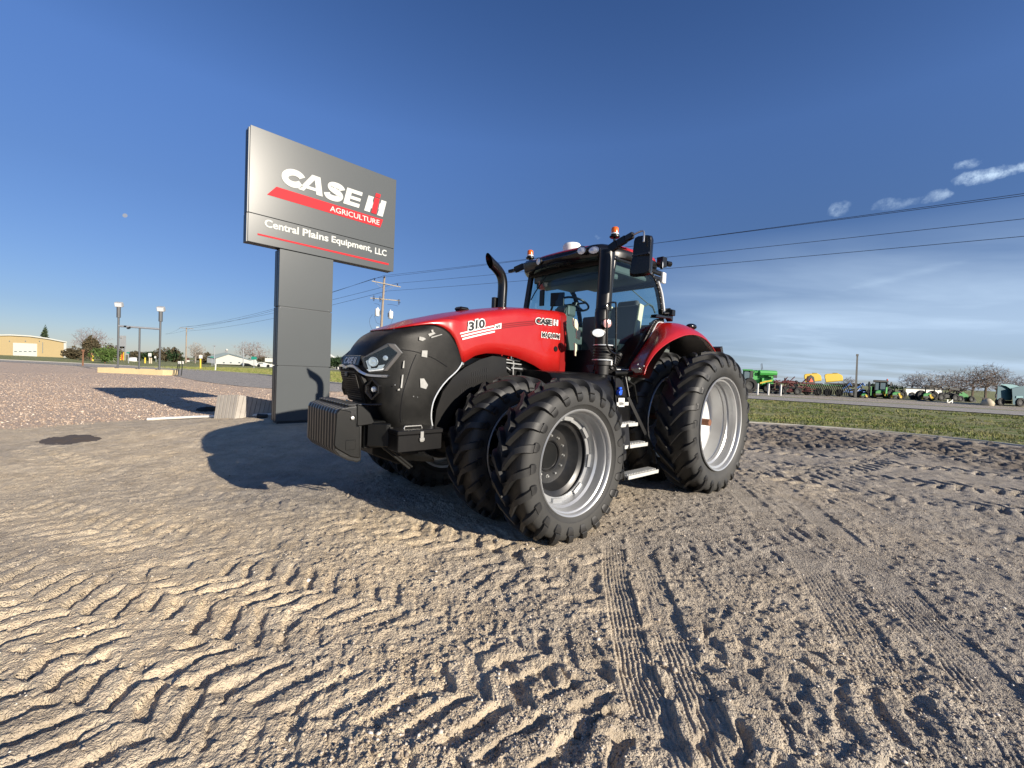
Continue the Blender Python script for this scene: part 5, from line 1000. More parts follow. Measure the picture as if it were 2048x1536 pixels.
for i,(px,w,h,l) in enumerate(((150,5,3.2,'low dark shrub right against the end of the yellow metal building'),(143,4,2.6,'small dark shrub nearest the corner of the yellow metal building'),(218,5,4.2,'dark shrub behind the round green bush'))): leafy('dark_shrub',l,px,104,h,w,'brown_needles',20+i,False,900,.26,'bush')
f=Far('brown_post','short weathered brown post standing at the edge of the gravel on the left','post',166,50); f.poly('shaft','brown_post',[(163.5,731.5),(165,702),(168,702),(167.5,731.5)],.25); f.box('cap','brown_post',163,699,169.5,703,.3,-.02)
# light frame in a timber box
LFp=[gp(215,748),gp(343,750)]
lf=thing('floodlight_frame','frame of three steel posts with two floodlights, standing in the long timber box','light frame',(0,0,0))
D=36.5; P_=lambda px,py:at(px,py,D)
tbx=thing('timber_box','long low pale timber box around the feet of the floodlight frame','planter',(0,0,0))
a=P_(215,749); b=P_(343,750); m=MB(); m.bbox((a.x,a.y-.9,-.05),(b.x,a.y-.84,.42)); m.bbox((a.x,a.y+.6,-.05),(b.x,a.y+.66,.42)); m.bbox((a.x,a.y-.84,-.05),(a.x+.06,a.y+.6,.42)); m.bbox((b.x-.06,a.y-.84,-.05),(b.x,a.y+.6,.42)); m.build('boards',M['box_timber'],tbx,bevel=.01)
m=MB(); m.bbox((a.x+.06,a.y-.84,0),(b.x-.06,a.y+.6,.33)); m.build('fill',M['wood_pole'],tbx)
for k,(pb,pt) in enumerate((((235.5,748),(237.5,614)),((278,748),(279.5,657)),((318.5,750),(321.5,622)))):
    q0=P_(*pb); q1=P_(*pt); m=MB(); m.tube([(q0.x,q0.y,0),(q1.x,q1.y,q1.z)],.072 if k!=1 else .065,10)
    if k!=1: m.tube([(q1.x,q1.y,q1.z-.9),(q1.x,q1.y,q1.z)],.14,10)
    m.build('post',M['dkpole'],lf,smooth=40)
q0=P_(238,652); q1=P_(320,658); m=MB(); m.tube([q0,q1],.085,10); m.build('cross_beam',M['galv_pole'],lf,smooth=40)
m=MB(); m.box(P_(259,655.5),(.35,.2,.08),Matrix.Rotation(-.5,3,'Y')); m.box(P_(252,653),(.2,.2,.14)); m.build('beam_bracket',M['dark_iron'],lf)
for px,py in ((238,609),(322,618)):
    c=P_(px,py); m=MB(); m.box(c,(.54,.36,.42),Matrix.Rotation(.3,3,'Z')@Matrix.Rotation(.35,3,'X')); q=m.build('floodlight',M['grey_tower'],lf,bevel=.07,seg=2)
    rot=Matrix.Rotation(.3,3,'Z')@Matrix.Rotation(.35,3,'X'); m=MB(); m.box(c+rot@Vector((0,-.185,0)),(.44,.02,.30),rot); m.build('floodlight_glass',M['lens'],q)
for i,(x0,x1,l) in enumerate(((351,357.5,'leftmost of the three thin stakes beside the timber box'),(355.5,360,'middle one of the three thin stakes beside the timber box'),(362.5,365.5,'rightmost of the three thin stakes beside the timber box'))):
    D=36; a=at(x0,751,D); b=at(x1,724,D); m=MB(); m.tube([(a.x,a.y,0),(b.x,b.y,b.z)],.035,6); o=m.build('stake',M['dark_iron']); tag(o,l,'stake','stakes by the timber box'); m=MB(); m.box((b.x,b.y,b.z-.05),(.10,.06,.22)); m.build('cap',M['white_plastic'],o)
# grain tower and hopper
f=Far('grain_tower','small grey grain tower with a dark loading bay behind the floodlight frame','tower',245,120)
f.box('shaft','grey_tower',240,671,252,697,2); f.box('head','grey_tower',239,672,244,676,1.5,-.2); f.box('bin','grey_tower',223,692,250,702,3); f.box('dark_bay','dark_iron',223,702,250,716,2.4); f.box('support','yellow_paint',240,704,242.5,724,.4,-.5); f.box('support','orange_sign',243,704,245,720,.4,-.5); f.box('support','yellow_paint',246,704,248,727,.4,-.5); f.box('support','grey_tower',221,694,223,728,.4,-.3); f.box('support','grey_tower',249,694,251,724,.4,-.3)
f=Far('box_trailer','white box trailer parked under the grey grain tower','trailer',227,100); f.box('body','white_plastic',219,716,235,727,2.2); f.wheel(222,728,.45,.3,-.1); f.wheel(232,728,.45,.3,-.1)
f=Far('tank_trailer','white nurse tank on a trailer right of the grain tower','trailer',265,110); m=MB(); a=f.L(259,721); b=f.L(274,720); m.lathe([(.001,-.1),(.6,0),(.85,.3),(.85,1.6),(.6,1.9),(.001,2.0)],(a.x,0,a.z),(1,0,0),16); m.build('tank',M['white_plastic'],f.r,smooth=50); f.box('frame','dark_iron',257,725,290,727,1); f.wheel(262,728,.4,.3,-.1); f.wheel(272,728,.4,.3,-.1)
def signpost(label,px,D,ytop,ybot,x0,x1,y0,y1,mt='white_plastic',pm='galv_pole',w=.06,cat='sign',txt=None,group=None):
    f=Far('road_sign',label,cat,px,D,group); a=f.L(px,ybot); b=f.L(px,ytop); m=MB(); m.tube([(a.x,0,0),(b.x,0,b.z)],w,8); m.build('pole',M[pm],f.r,smooth=40); f.box('sign_plate',mt,x0,y0,x1,y1,.04,-.12); return f
signpost('small green street name sign right of the grain tower',257,80,705,727,253,259,704,707,'green_sign'); signpost('blank white board sign between the posts of the floodlight frame',298,95,706,729,296.5,303,706,713)
signpost('small white sign behind the right post of the floodlight frame',312,110,712,727,308.5,312,712.5,716.5); signpost('white board on a yellow post at the far side of the access road',401,62,710,735,398,405,710,717,'white_plastic','yellow_paint',.10)
signpost('tall green road sign in front of the white shed',508,85,716,730,502.5,513.5,713,719.5,'green_sign'); signpost('small green street sign left of the white shed',424,90,712,727,421,427.5,713,715.5,'green_sign')
for i,(px,l) in enumerate(((290,'yellow bollard left of the blank white board sign'),(299,'left bollard of the pale pair under the blank white board sign'),(302.5,'right bollard of the pale pair under the blank white board sign'),(185.5,'yellow bollard left of the green bush'))):
    D=88; a=at(px,728,D); m=MB(); m.tube([(a.x,a.y,0),(a.x,a.y,1.15)],.13,10); tag(m.build('bollard',M['yellow_paint' if i in(0,3) else 'tan_panel'],smooth=40),l,'bollard')
f=Far('white_marker_post','thick white marker post at the near edge of the green field','post',432,52); f.poly('shaft','white_plastic',[(429.5,740.5),(430.5,727),(433,727),(432,740.5)],.2)
for px,yt,yb,D,l in ((429,692,727,100,'tall thin parking lot lamp just left of the white shed'),(487,695,727,100,'tall thin lamp rising right of the white shed roof ridge')):
    f=Far('lamp_post',l,'lamp post',px,D); a=f.L(px,yt); m=MB(); m.tube([(a.x,0,0),(a.x,0,a.z)],.10,8); m.build('pole',M['galv_pole'],f.r,smooth=40); m=MB(); m.box((a.x,0,a.z),(.75,.4,.12)).box((a.x,0,a.z+.1),(.2,.2,.12)); m.build('lamp_head',M['galv_pole'],f.r)
f=Far('white_shed','long white metal shed with a low grey gable roof','building',470,108)
f.poly('wall','white_siding',[(431,728),(431,716),(458,707.5),(487,717),(513,723),(513,731),(470,729)],12); f.poly('roof','grey_metal_roof',[(414,713),(447,705),(458,706.5),(431,715.5),(431,717)],14,-.1); f.poly('side_wall','galv_pole',[(414,713),(431,717),(431,727),(414,725)],10,.3)
f.poly('gable_trim','grey_metal_roof',[(430,715.6),(458,706.3),(515,722.4),(515,724),(458,708.2),(430,717.2)],.3,-.25)
for x in (446,460,477,488): f.box('window','far_glass',x,724.2,x+3.5,726.2,.1,-.1)
f.poly('lean_to','white_siding',[(487,731),(487,724),(512,719),(514,724),(514,731)],5,-3); f.poly('dark_bay','dark_iron',[(489,731),(489,726),(497,727),(505,731)],.2,-3.2)
f=Far('roof_vent','pale turbine vent on the ridge of the white shed','vent',453,108); f.poly('cowl','grey_tower',[(449,705),(450,701),(453,698),(456,700),(455,706)],1); f.poly('cap','white_plastic',[(452,701),(453,697.5),(456,699),(456,701)],1,-.2)
f=Far('white_van','row of white parked vans right of the white shed, nearest the sign pillar','van',532,100); f.poly('body','white_plastic',[(511,732),(511,728),(516,725),(528,725),(540,728),(556,728),(556,734),(530,734)],2); f.box('window','far_glass',517,726.2,526,728.2,.05,-.06); f.wheel(517,733,.35,.2,-.1); f.wheel(536,733,.35,.2,-.1)
f=Far('flat_roof_building','low pale flat roofed building behind the white vans','building',545,125); f.box('wall','white_siding',530,716,575,730,8); f.box('roof','galv_pole',515,723,575,725.5,8,-1)
bare_tree('bare_tree','wide reddish bare tree rising behind the right end of the white shed',507,125,7.0,12,(.20,.15,.13),11); bare_tree('bare_tree','pale bare tree left of the board on the yellow post',391,120,6.3,5.5,(.28,.24,.20),13); 
for i,(px,h,w,mt,l) in enumerate(((332,4.4,7,'brown_needles','bushy evergreen just right of the floodlight frame'),(345,3.6,6,'dark_hedge','bushy evergreen between the floodlight frame and the far pole'),(350,4.2,4,'brown_needles','pale brown bushy tree left of the far utility pole'),(408,3.6,5,'brown_needles','brown bush beside the board on the yellow post'),(282,2.4,6,'brown_needles','low brown bush under the cross beam of the floodlight frame'),(300,2.9,6,'dark_hedge','low dark bush behind the blank white board sign'))): leafy('bushy_tree',l,px,125,h,w,mt,40+i,False,900,.32)
# houses strip far away
for i,(px,w,l) in enumerate(((376,3.2,'small reddish roofed house left of the far utility pole'),(270,3.4,'tiny pale house seen under the floodlight frame cross beam'))):
    f=Far('small_house',l,'house',px,150); f.box('wall','white_siding',px-w,719,px+w,726,6); f.poly('roof','maroon',[(px-w-1,719.5),(px,715.5),(px+w+1,719.5)],6.4,-.2)
# stacked planks behind the sign
pk_=thing('plank_stack','weathered grey plank fence panel leaning low behind the foot of the sign','planks',(0,0,0))
a=og(427,837.5); b=og(469,837.5); c=og(560,836); c.z=b.z; k=0
for i in range(6):
    p=a.lerp(b,(i+.04)/6); q=a.lerp(b,(i+.92)/6); hgt=.54; ln=Vector((.05,.04,0)); m=MB(); m.prism([p,q,q+ln+Vector((0,0,hgt)),p+ln+Vector((0,0,hgt))],Vector((.0,.035,0))); m.build('plank',M['weathered_plank'],pk_,bevel=.004)
e=b.lerp(c,1.0); 
for i in range(15):
    f0=i/15; f1=(i+.93)/15; p=b.lerp(e,f0); q=b.lerp(e,f1); p=p+Vector((0,.9*f0,0)); q=q+Vector((0,.9*f1,0)); hh_=.53-.28*f0; ln=Vector((.12,.12,0)); m=MB(); m.prism([p,q,q+ln*.5+Vector((0,0,hh_-.01)),p+ln*.5+Vector((0,0,hh_))],Vector((0,.035,0))); m.build('plank',M['weathered_plank'],pk_,bevel=.004)
a=og(295,841,.03); b=og(480,834.5,.035); c=og(552,832,.04); q1=og(390,838,.05); m=MB(); m.tube([a,q1,b],.031,14).tube([b,c],.029,14); tag(m.build('white_pipe',M['white_plastic'],smooth=40),'long white plastic pipe lying on the ground in front of the planks','pipe')
m=MB(); p=og(524,836,.04); m.tube([p-Vector((.10,0,0)),p+Vector((.10,.02,0))],.048,12); tag(m.build('pipe_coupling',M['dark_iron'],smooth=40),'dark coupling lying against the white pipe by the sign foot','pipe fitting')
m=MB(); p=og(412,822); m.sphere((p.x,p.y,p.z+.02),.20,10,6,(1.5,.8,.55)); m.box((p.x+.2,p.y,p.z+.08),(.3,.2,.12)); tag(m.build('scrap_heap',M['dark_iron'],smooth=30),'small dark heap of scrap in the shadow left of the planks','scrap')
# --- utility poles and wires
def upole(label,px,D,ytop,big):
    f=Far('utility_pole',label,'utility pole',px,D); a=f.L(px,ytop); lean=.03 if big else 0; hT=a.z; X0=a.x-lean*hT
    m=MB(); m.tube([(X0,0,-.2),(a.x,0,hT)],[.19,.12],12); m.build('shaft',M['wood_pole'],f.r,smooth=50); return f,a,hT
f,a,hT=upole('wooden utility pole with two crossarms and two white transformers behind the tractor',769,52,553,True)
def cross(y0,y1,x0,x1,dy=-.15,w=.11): p=f.L(x0,y0,dy); q=f.L(x1,y1,dy); m=MB(); bar(m,(p.x,dy,p.z),(q.x,dy,q.z),.10,w,(0,1,0)); return m.build('crossarm',M['tan_panel'],f.r)
c1=cross(562,574,744,801); cross(596,601.5,741,800,-.13,.07)
for x0,y0,x1,y1 in ((750,565,765,577),(789,573,774,580)): p=f.L(x0,y0,-.2); q=f.L(x1,y1,-.2); m=MB(); m.tube([(p.x,-.2,p.z),(q.x,-.2,q.z)],.02,6); m.build('brace',M['galv_pole'],f.r)
for x,y in ((749,559),(795,569),(769,554)): p=f.L(x,y,-.15); m=MB(); m.lathe([(.03,-.12),(.06,-.08),(.05,-.02),(.075,.02),(.05,.07),(.001,.10)],p,(0,0,1),10); m.build('insulator',M['dark_insulator'],f.r,smooth=50)
for x,y in ((747,597),(760,599),(797,604.5)):
    p=f.L(x,y,-.2); m=MB(); m.tube([(p.x-.03,-.2,p.z+.35),(p.x+.0,-.2,p.z-.30)],.035,8).tube([(p.x+.14,-.2,p.z+.28),(p.x+.10,-.2,p.z-.28)],.02,6).tube([(p.x-.08,-.2,p.z+.33),(p.x+.16,-.2,p.z+.30)],.018,6).tube([(p.x-.02,-.2,p.z),(p.x+.25,-.2,p.z-.05)],.025,6); m.build('fuse_cutout',M['dark_insulator'],f.r,smooth=40)
for x,y,s in ((754.5,624,1),(781.5,629,-1)):
    p=f.L(x,y,-.4); m=MB(); m.lathe([(.001,-.50),(.24,-.50),(.27,-.46),(.27,.32),(.22,.40),(.10,.44),(.001,.45)],(p.x,-.4,p.z),(0,0,1),18); q=m.build('transformer',M['porcelain'],f.r,smooth=40); m=MB(); m.lathe([(.04,.40),(.07,.45),(.05,.50),(.06,.56),(.001,.62)],(p.x+.05*s,-.4,p.z),(0,0,1),10); m.build('bushing',M['porcelain'],q,smooth=40); m=MB(); m.box((p.x+.28*s,-.35,p.z-.05),(.16,.12,.5)); m.build('transformer_bracket',M['dark_iron'],q)
for pts in (((745,629),(739,640),(742,655),(748,661)),((749,632),(753,645),(762,649)),((787,632),(783,645),(778,653)),((775,609),(783,609),(796,612)),((749,607),(757,609),(760,613))): f.tube('jumper_wire','dark_insulator',[pts[0]]+[tuple(p) for p in cr(np.array(pts,float),9)[1:]],.014,-.45)
f.box('meter_box','porcelain',752.5,653,758,659,.2,-.4)
f2,a2,h2=upole('plain wooden utility pole with a single crossarm far off on the left',373,118,655,False)
p=f2.L(360.5,655.5); q=f2.L(388,658); m=MB(); bar(m,(p.x,-.15,p.z),(q.x,-.15,q.z),.14,.16,(0,1,0)); m.build('crossarm',M['wood_pole'],f2.r)
p1=f.r.location; p2=f2.r.location
WA=at(749,556.5,52); WB=at(769,551,52); WC=at(795,566.5,52); WD=at(774,582,52)
f3=thing('utility_pole','wooden utility pole out beyond the right edge','utility pole',(52,-5.5,0)); m=MB(); m.tube([(0,0,-.2),(0,0,10.8)],[.19,.12],12); m.build('shaft',M['wood_pole'],f3,smooth=50)
def wire(a,b,sag,label,r=.017,g='power lines'):
    m=MB(); pts=[]; 
    for k in range(25): t_=k/24; p=a.lerp(b,t_); pts.append((p.x,p.y,p.z-4*sag*t_*(1-t_)))
    m.tube(pts,r,6,caps=False); o=m.build('power_line',M['dark_insulator'],smooth=60); tag(o,label,'power line',g)
def wend(px,py,far,D1):
    """the wire passes this pixel of the photo at D1 metres; carried on to 1.6 times that span"""
    q=at(px,py,D1); return q+(q-far)*.55
for A_,px,py,l,c in ((WA,2048,381.5,'upper wire of the closest pair running to the top right',0),(WB,2048,385.5,'lower wire of the closest pair running to the top right',1),(WC,2048,432,'third power line down, above the lowest one on the right',2),(WD,2048,467,'lowest of the power lines on the right',3)):
    B_=wend(px,py,A_,20.5); B_.z+=.25; wire(A_,B_,.32,l,.014)
for A_,px,py,l in ((WA,386,655.5,'upper wire running left from the near utility pole to the far one'),(WB,372,654,'middle wire running left from the near utility pole to the far one'),(WC,363,654,'lower wire running left behind the pillar to the far utility pole'),(WD,374,662,'lowest, thinnest wire running left behind the pillar')):
    wire(A_,at(px,py,118),.9,l,.02)
for px,py,l in ((386,655.5,'wire going off left from the far utility pole, upper'),(362,655,'wire going off left from the far utility pole, lower')):
    A_=at(px,py,118); wire(A_,at(330,668,170),.4,l,.02)
# --- gap between the pillar and the tractor
leafy('dark_hedge','dark green hedge glimpsed between the sign pillar and the tractor nose',674,150,3.9,9,'dark_hedge',61,False,3000,.4,'hedge')
leafy('dark_hedge','clipped dark hedge behind, just left of the pillar gap',650,152,3.6,10,'dark_hedge',62,False,1500,.45,'hedge')
f=Far('white_gable_roof','white roofed building behind the dark hedge in the gap','building',655,175); f.poly('wall','white_siding',[(630,735),(630,713),(658,706),(676,719),(680,735)],10); f.poly('roof','porcelain',[(628,713.5),(650,703),(680,719),(676,720.5),(650,706)],10.5,-.3)
f=Far('parked_car','small white car in front of the dark hedge','car',676,120); f.poly('body','white_plastic',[(670,740),(670,737),(673,736),(675,734),(680,734),(682,737),(684,740)],1.6); f.wheel(673,741,.32,.2,-.1); f.wheel(681,741,.32,.2,-.1)
# --- right side, the lot across the highway ------------------------------------
D=57
f=Far('combine_harvester','green combine harvester with a long unloading auger, far right behind the rear tyre','combine',1512,D)
f.box('body','bright_green',1508,742,1546,775,3.0,0,bevel=.08); f.box('grain_tank','field_green',1486,739,1524,755,2.8,.1,bevel=.08); cb=f.box('cab','far_glass',1487,742,1503,769,2.2,-.6,bevel=.15); f.box('cab_post','dark_iron',1501,741,1504.5,770,.2,-.65,cb); f.box('cab_roof','field_green',1485,738,1506,742,2.4,-.7,cb,bevel=.05)
f.tube('auger','bright_green',[(1518,745.5),(1535,746),(1552,747)],.36,-.7); f.box('auger_spout','dark_iron',1547,750,1554,756,.6,-1.0); f.box('panel','bright_green',1524,756,1545,770,.12,-.35,bevel=.03)
f.poly('yellow_stripe','planter_yellow',[(1520,765),(1530,762),(1544,760),(1544,762.5),(1530,765),(1520,768)],.05,-.42); f.box('ladder','bright_green',1507,745,1514,768,.5,-.6); f.box('chassis','dark_iron',1490,770,1546,780,2.4); f.wheel(1500,783,1.0,.8,-.9); f.wheel(1538,783,.7,.5,-.6); f.tube('antenna','dark_iron',[(1523,740),(1522,729),(1524,727),(1525.5,739)],.03,-.3)
f=Far('tillage_implement','folded dark red tillage implement beside the green combine','implement',1575,D-1)
rd=random.Random(4); m=MB()
for k in range(64):
    x=rd.uniform(1543,1612); y=rd.uniform(759,785); p=f.L(x,y); a=rd.choice((0,0,R(90),R(60),R(-50),R(20))); L_=rd.uniform(.5,1.7); dz=rd.uniform(-1,1.5); q=Vector((p.x+cos(a)*L_,dz,max(.1,p.z+sin(a)*L_*.6))); m.tube([(p.x,dz,max(.15,p.z)),q],rd.uniform(.04,.08),5)
for x0,x1,y in ((1545,1610,764),(1548,1606,772),(1545,1612,780)): a=f.L(x0,y); b=f.L(x1,y+2); m.tube([(a.x,0,a.z),(b.x,0,b.z)],.09,6)
m.build('frame',M['maroon'],f.r); m=MB()
for k in range(16): p=f.L(rd.uniform(1545,1610),rd.uniform(770,786)); m=MB(); m.lathe([(.001,-.02),(.26,0),(.001,.02)],(p.x,rd.uniform(-1,1.4),max(.28,p.z)),(.3,1,0),10); m.build('disc',M['dark_iron'],f.r)
f.wheel(1566,787,.5,.3,-1.2); f.wheel(1596,788,.5,.3,-1.2)
for i,(x0,x1,l) in enumerate(((1608,1643,'yellow seed tank planter with an orange slow vehicle triangle'),(1649,1686,'yellow seed tank planter without a triangle, right of its twin'))):
    f=Far('planter',l,'planter',(x0+x1)/2,D,'planters with yellow seed tanks')
    f.poly('seed_tank','planter_yellow',[(x0,757),(x0,749),(x0+5,747.5),(x0+27,746.5),(x1-1,751),(x1,756),(x1,762),(x0+2,765),(x0+1,758)],1.8,0,bevel=.12); f.box('tank_lid','dark_iron',x0+16,745.6,x0+26,747.4,.8,.4)
    f.box('toolbar','dark_iron',x0,765,x1+2,769,1.8,-.2); fr=f.box('frame','field_green',x0-3,769,x1-2,772,1.2,-.5); rd=random.Random(i+9); m=MB()
    for k in range(11): x=x0-4+k*(x1-x0+6)/10.; p=f.L(x,768); q=f.L(x+rd.uniform(-2,2),790); m.tube([(p.x,-.4,p.z),(p.x+.1,-.9,p.z*.5),(q.x,-.8,.15)],.07,5)
    m.build('row_units',M['dark_iron'],f.r); f.wheel(x0+8,789,.5,.35,-.7); f.wheel(x1-6,790,.5,.35,-.7)
    if i==0: f.poly('hazard_triangle','orange_sign',[(1618,764),(1627,764),(1622.5,756)],.04,-.15); f.poly('triangle_backing','dark_iron',[(1616,766),(1616,756),(1622,750),(1628,754),(1630,766)],.1,-.08)
f=Far('dark_post','tall dark steel post by the highway, right of the yellow planters','post',1712,50); f.poly('shaft','dark_iron',[(1708.5,795),(1713,710),(1716.5,710),(1713.5,795)],.3); f.box('cap','dark_iron',1712.2,708,1717.2,712,.4,-.05)
for i,(px,l) in enumerate(((1696,'blue loader frame just left of the dark post'),(1722,'blue loader arm right of the dark post'))):
    f=Far('loader_frame',l,'loader',px,D); 
    for a,b,r in (((px-12,778),(px-2,772),.07),((px-2,772),(px+4,766),.07),((px+4,766),(px+7,772),.06),((px-6,782),(px+6,778),.05),((px-10,784),(px+9,784),.08)): f.tube('arm','blue_paint',[a,b],r,0)
    f.tube('strut','porcelain',[(px-8,783),(px-2,776)],.06,-.1)
f=Far('hay_rake','folded maroon machine on wheels behind the dark post','implement',1717,D+1); f.box('frame','maroon',1700,778,1732,793,1.5,.6); f.box('seat_box','white_plastic',1716,773,1724,778,.8,.5); f.wheel(1705,794,.5,.3); f.wheel(1727,795,.5,.3)
def far_tractor(px,yb,D,s,label,cab=True,group=None):
    f=Far('green_tractor',label,'tractor',px,D,group); X=lambda u:px+u*s; Y=lambda v:yb-v*s
    f.poly('hood','field_green',[(X(-7),Y(5)),(X(-7),Y(9.5)),(X(-4),Y(11)),(X(4),Y(11.5)),(X(6),Y(9)),(X(6),Y(5))],1.0,-1.6,bevel=.08)
    f.poly('hood_stripe','planter_yellow',[(X(3),Y(9)),(X(6.2),Y(9.5)),(X(6.2),Y(5)),(X(4.4),Y(4.4))],.06,-1.68); f.box('grille','dark_iron',X(-6.5),Y(4.6),X(3),Y(6.6),.06,-1.68)
    f.wheel(X(-7.5),yb,.30*s,.25,-1.3,None,'planter_yellow'); f.wheel(X(7.5),yb,.30*s,.25,-1.3,None,'planter_yellow'); f.wheel(X(-8.5),yb,.50*s,.4,.4); f.wheel(X(9.5),yb,.50*s,.4,.4); f.box('chassis','dark_iron',X(-7),Y(2),X(8),Y(7),2.4,-1.2)
    if cab:
        c=f.box('cab','far_glass',X(-7.5),Y(11),X(9),Y(22),1.7,-.2,bevel=.05)
        for a in (-8,-.6,8.3): f.box('cab_post','dark_iron',X(a),Y(11),X(a+1.1),Y(22.4),.12,-.3,c)
        f.box('cab_roof','dark_iron',X(-10),Y(22),X(11),Y(24),2.0,-.4,c,bevel=.08); f.box('loader_mast','bright_green',X(6.5),Y(2),X(9.5),Y(15),.3,-1.9); f.box('loader_mast','field_green',X(-13.5),Y(4),X(-11.5),Y(16),.3,-1.9); f.box('cab_mirror','dark_iron',X(13),Y(17),X(15.5),Y(22),.1,-.4); f.tube('beacon','orange_sign',[(X(9),Y(24)),(X(9),Y(26))],.08); f.tube('exhaust','dark_iron',[(X(-15),Y(11)),(X(-15),Y(22.5))],.09,-.5)
    else: f.tube('roll_bar','dark_iron',[(X(-3),Y(9)),(X(-3),Y(19)),(X(-1.5),Y(20.5)),(X(9),Y(20.5)),(X(10.5),Y(19)),(X(10.5),Y(9))],.05*s,.3); f.box('seat','dark_iron',X(0),Y(9),X(6),Y(13),.5,.1)
    return f
far_tractor(1761,797,D,1.5,'large dark green tractor with a cab and loader, the tallest of the green tractors')
far_tractor(1728,797,D-1.5,.85,'small green tractor just left of the cabbed green tractor',False,'small green tractors with roll bars') ; far_tractor(1793,798,D-1.5,1.25,'small green tractor with a roll bar right beside the cabbed green tractor',False,'small green tractors with roll bars'); far_tractor(1855,801,D-2,1.30,'small green tractor with a roll bar, farther right of its twin',False,'small green tractors with roll bars')
f=Far('white_hay_trailer','long white trailer between the two small green tractors','trailer',1845,D+8); f.poly('body','white_plastic',[(1812,783),(1812,778),(1830,777),(1882,778),(1884,786),(1812,786)],2); f.box('deck','dark_iron',1811,777,1884,778.6,2.2,-.1); f.wheel(1825,796,.45,.3,-.1); f.wheel(1870,798,.45,.3,-.1)
f=Far('utility_cart','small brown and white utility cart between the small green tractors','cart',1828,D-1); f.box('body','tan_panel',1823,791,1833,800,1.2); f.box('bumper','dark_iron',1832,790,1842,799,1.1,.3); f.box('panel','white_plastic',1815,789,1821,791,.5); f.wheel(1826,801,.32,.2,-.1); f.wheel(1838,801,.32,.2,-.1)
f=Far('conveyor_implement','black implement with a tilted flat deck, right of the small green tractors','implement',1900,D); f.poly('deck','dark_iron',[(1886,777),(1888,773),(1920,777),(1919,781)],2.2); f.box('frame','dark_iron',1878,785,1918,799,1.6,.4); rd=random.Random(12); m=MB()
for k in range(22): p=f.L(rd.uniform(1878,1920),rd.uniform(780,800)); q=p+Vector((rd.uniform(-.6,.6),0,rd.uniform(-.5,.5))); m.tube([(p.x,rd.uniform(-.6,.3),max(.1,p.z)),(q.x,-.2,max(.1,q.z))],.06,5)
m.build('linkage',M['dark_iron'],f.r); f.wheel(1884,803,.5,.3,-.7); f.wheel(1912,804,.5,.3,-.7)
f=Far('mower_deck','low dark green mower behind the black implement','implement',1930,D); f.poly('deck','field_green',[(1914,800),(1918,788),(1926,784),(1936,790),(1940,802)],1.4); f.box('frame','dark_iron',1914,797,1952,806,1.3,-.2,bevel=.05); f.wheel(1922,806,.4,.3,-.5); f.wheel(1944,807,.4,.3,-.5)
# fence posts and barriers by the highway
for i,(px,y0,y1,l) in enumerate(((1515,785,767,'leftmost white guard post in front of the green combine'),(1536.5,787,767,'middle white guard post in front of the combine'),(1561,788,769,'right white guard post in front of the tillage implement'),(1978.5,811,798,'single white guard post beside the dark bin'))):
    Dp=50 if i<3 else 46; a=at(px,y0,Dp); b=at(px,y1,Dp); m=MB(); m.tube([(a.x,a.y,0),(a.x,a.y,b.z)],.10,10); tag(m.build('guard_post',M['white_plastic'],smooth=40),l,'post','white guard posts along the lot')
a=at(1500,780,50.3); b=at(1561,783,50.3); m=MB(); m.tube([a,b],.05,8); tag(m.build('guard_rail',M['dark_iron'],smooth=40),'dark pipe rail joining the three white guard posts','rail')
f=Far('barricade','small white folding barricade at the lot entrance','barricade',1900,49); f.poly('leg','white_plastic',[(1894,807),(1894.5,799),(1897,799),(1896,807)],.1); f.poly('leg','white_plastic',[(1904,808),(1904,799),(1906.5,799),(1906,808)],.1,.1); f.poly('board','white_plastic',[(1896,805),(1905,800),(1905.5,802.5),(1897,806.5)],.06,-.05)
f=Far('waste_bin','dark square bin left of the single white guard post','bin',1969,46); f.box('body','dark_bin',1964,797,1976,810,1.0,bevel=.03); f.box('lid','dark_bin',1963,795.5,1977,797.2,1.1,-.05)
f=Far('covered_machine','pile under a pale tan cover left of the teal trailer','cover',1986,45); m=MB(); c=f.L(1986,803); m.sphere((c.x,.5,.2),1.0,14,8,(.55,.5,.5)); m.sphere((c.x+.25,.7,.35),.7,12,8,(.5,.5,.6)); m.build('cover',M['tan_panel'],f.r,smooth=60)
f=Far('teal_trailer','large teal blue box trailer with a pale sloping roof at the right edge','trailer',2025,47)
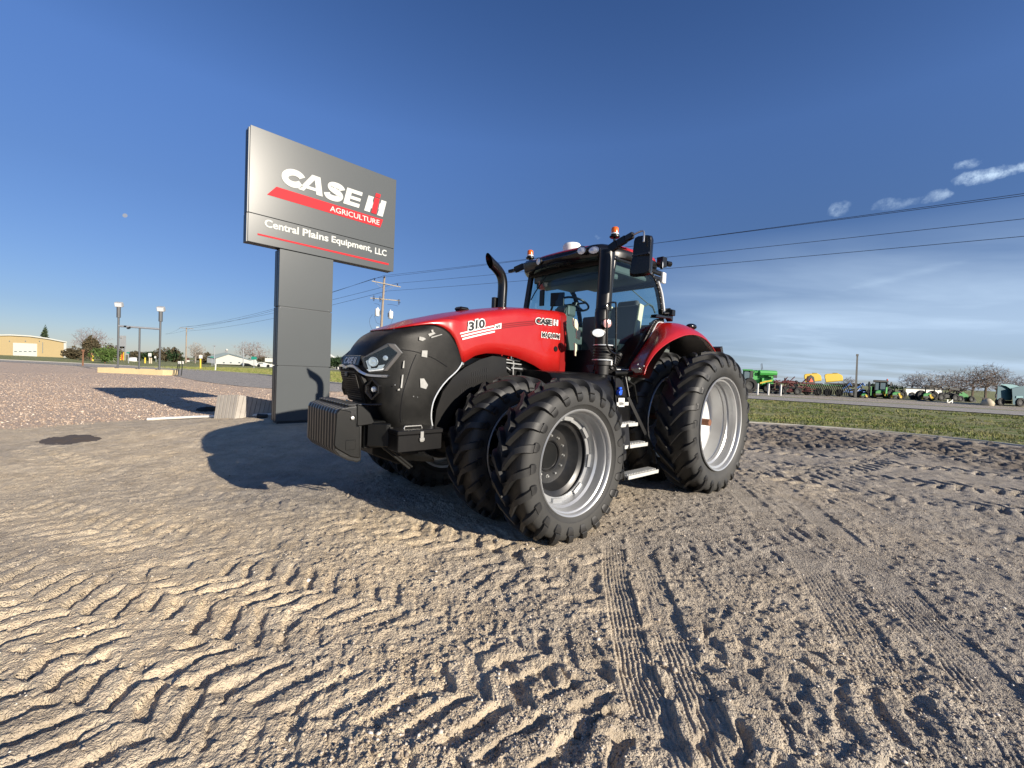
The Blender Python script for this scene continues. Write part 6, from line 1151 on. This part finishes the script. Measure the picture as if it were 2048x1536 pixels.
f.box('body','teal',1995,771,2024,801,3.2,0,bevel=.05); f.poly('body_front','teal',[(2024,777),(2050,771),(2080,770),(2080,806),(2026,809)],3.0,-.5); f.poly('roof','teal_light',[(1999,769),(2012,768),(2026,769),(2041,773),(2022,778),(2012,772)],3.2,-.2); f.box('chassis','dark_iron',1995,801,2024,808,2.4,.2); f.poly('window','teal_light',[(2033,792),(2046,792),(2046,796),(2032,796)],.05,-.56); f.wheel(2003,808,.45,.3,-.05); f.wheel(2042,812,.5,.3,-.6)
f=Far('low_white_building','low white building behind the roll bar tractors','building',1850,90); f.box('wall','white_siding',1812,778,1885,792,8); f.box('roof','dark_iron',1810,776,1887,778.5,9,-.3)
TR=((1830,95,5.2,7,(.24,.20,.18),'thin pale bare tree right behind the cabbed green tractor'),(1866,100,6.0,10,(.33,.28,.22),'pale bare tree above the rightmost small green tractor'),(1905,95,5.3,9,(.25,.19,.14),'round brown bare tree behind the tilted deck implement'),(1950,90,6.6,10,(.23,.17,.12),'broad brown bare tree left of the teal trailer'),(1978,86,7.4,8,(.21,.155,.12),'tallest brown bare tree, nearest the teal trailer'),(2000,100,6.6,8,(.24,.18,.15),'bare tree rising directly behind the teal trailer'),(2046,95,5.5,7,(.22,.17,.15),'bare tree at the far right edge above the teal roof'),(1925,80,4.0,9,(.20,.16,.12),'low bare thicket behind the green mower'),(1700,110,3.5,4,(.27,.25,.24),'small grey bare tree left of the dark post'))
for i,(px,d,h,w,c,l) in enumerate(TR): bare_tree('bare_tree',l,px,d,h,w,c,100+i,1.0)
# --- distant tree line
for i in range(34):
    px=-350+i*88+rng.uniform(-25,25)
    if 560<px<1500: D_=rng.uniform(260,340)
    else: D_=rng.uniform(230,330)
    leafy('distant_tree','one of the small trees in the far tree line along the horizon',px,D_,rng.uniform(2.4,4.2)*(1.25 if px<1500 else 1),rng.uniform(9,20),'brown_needles' if i%3 else 'dark_hedge',200+i,False,500,.8,group='far tree line')
# moon, squashed to its phase; its sunlit face is given as emission
mp=at(250,431,3000); dirm=(mp-Vector((0,0,H))); t=NT('moon_glow'); pn=t.noise(t.obj(),.06,4,.6); em=t.n('ShaderNodeEmission'); em.inputs[1].default_value=.36; t.l(t.mix(pn,(.62,.68,.86),(.80,.84,.95)),em.inputs[0]); mm=t.out(em.outputs[0])
m=MB(); m.sphere((0,0,0),17,24,16,(1,.4,.82)); o=m.build('moon',mm,smooth=80,loc=mp); o['kind']='structure'
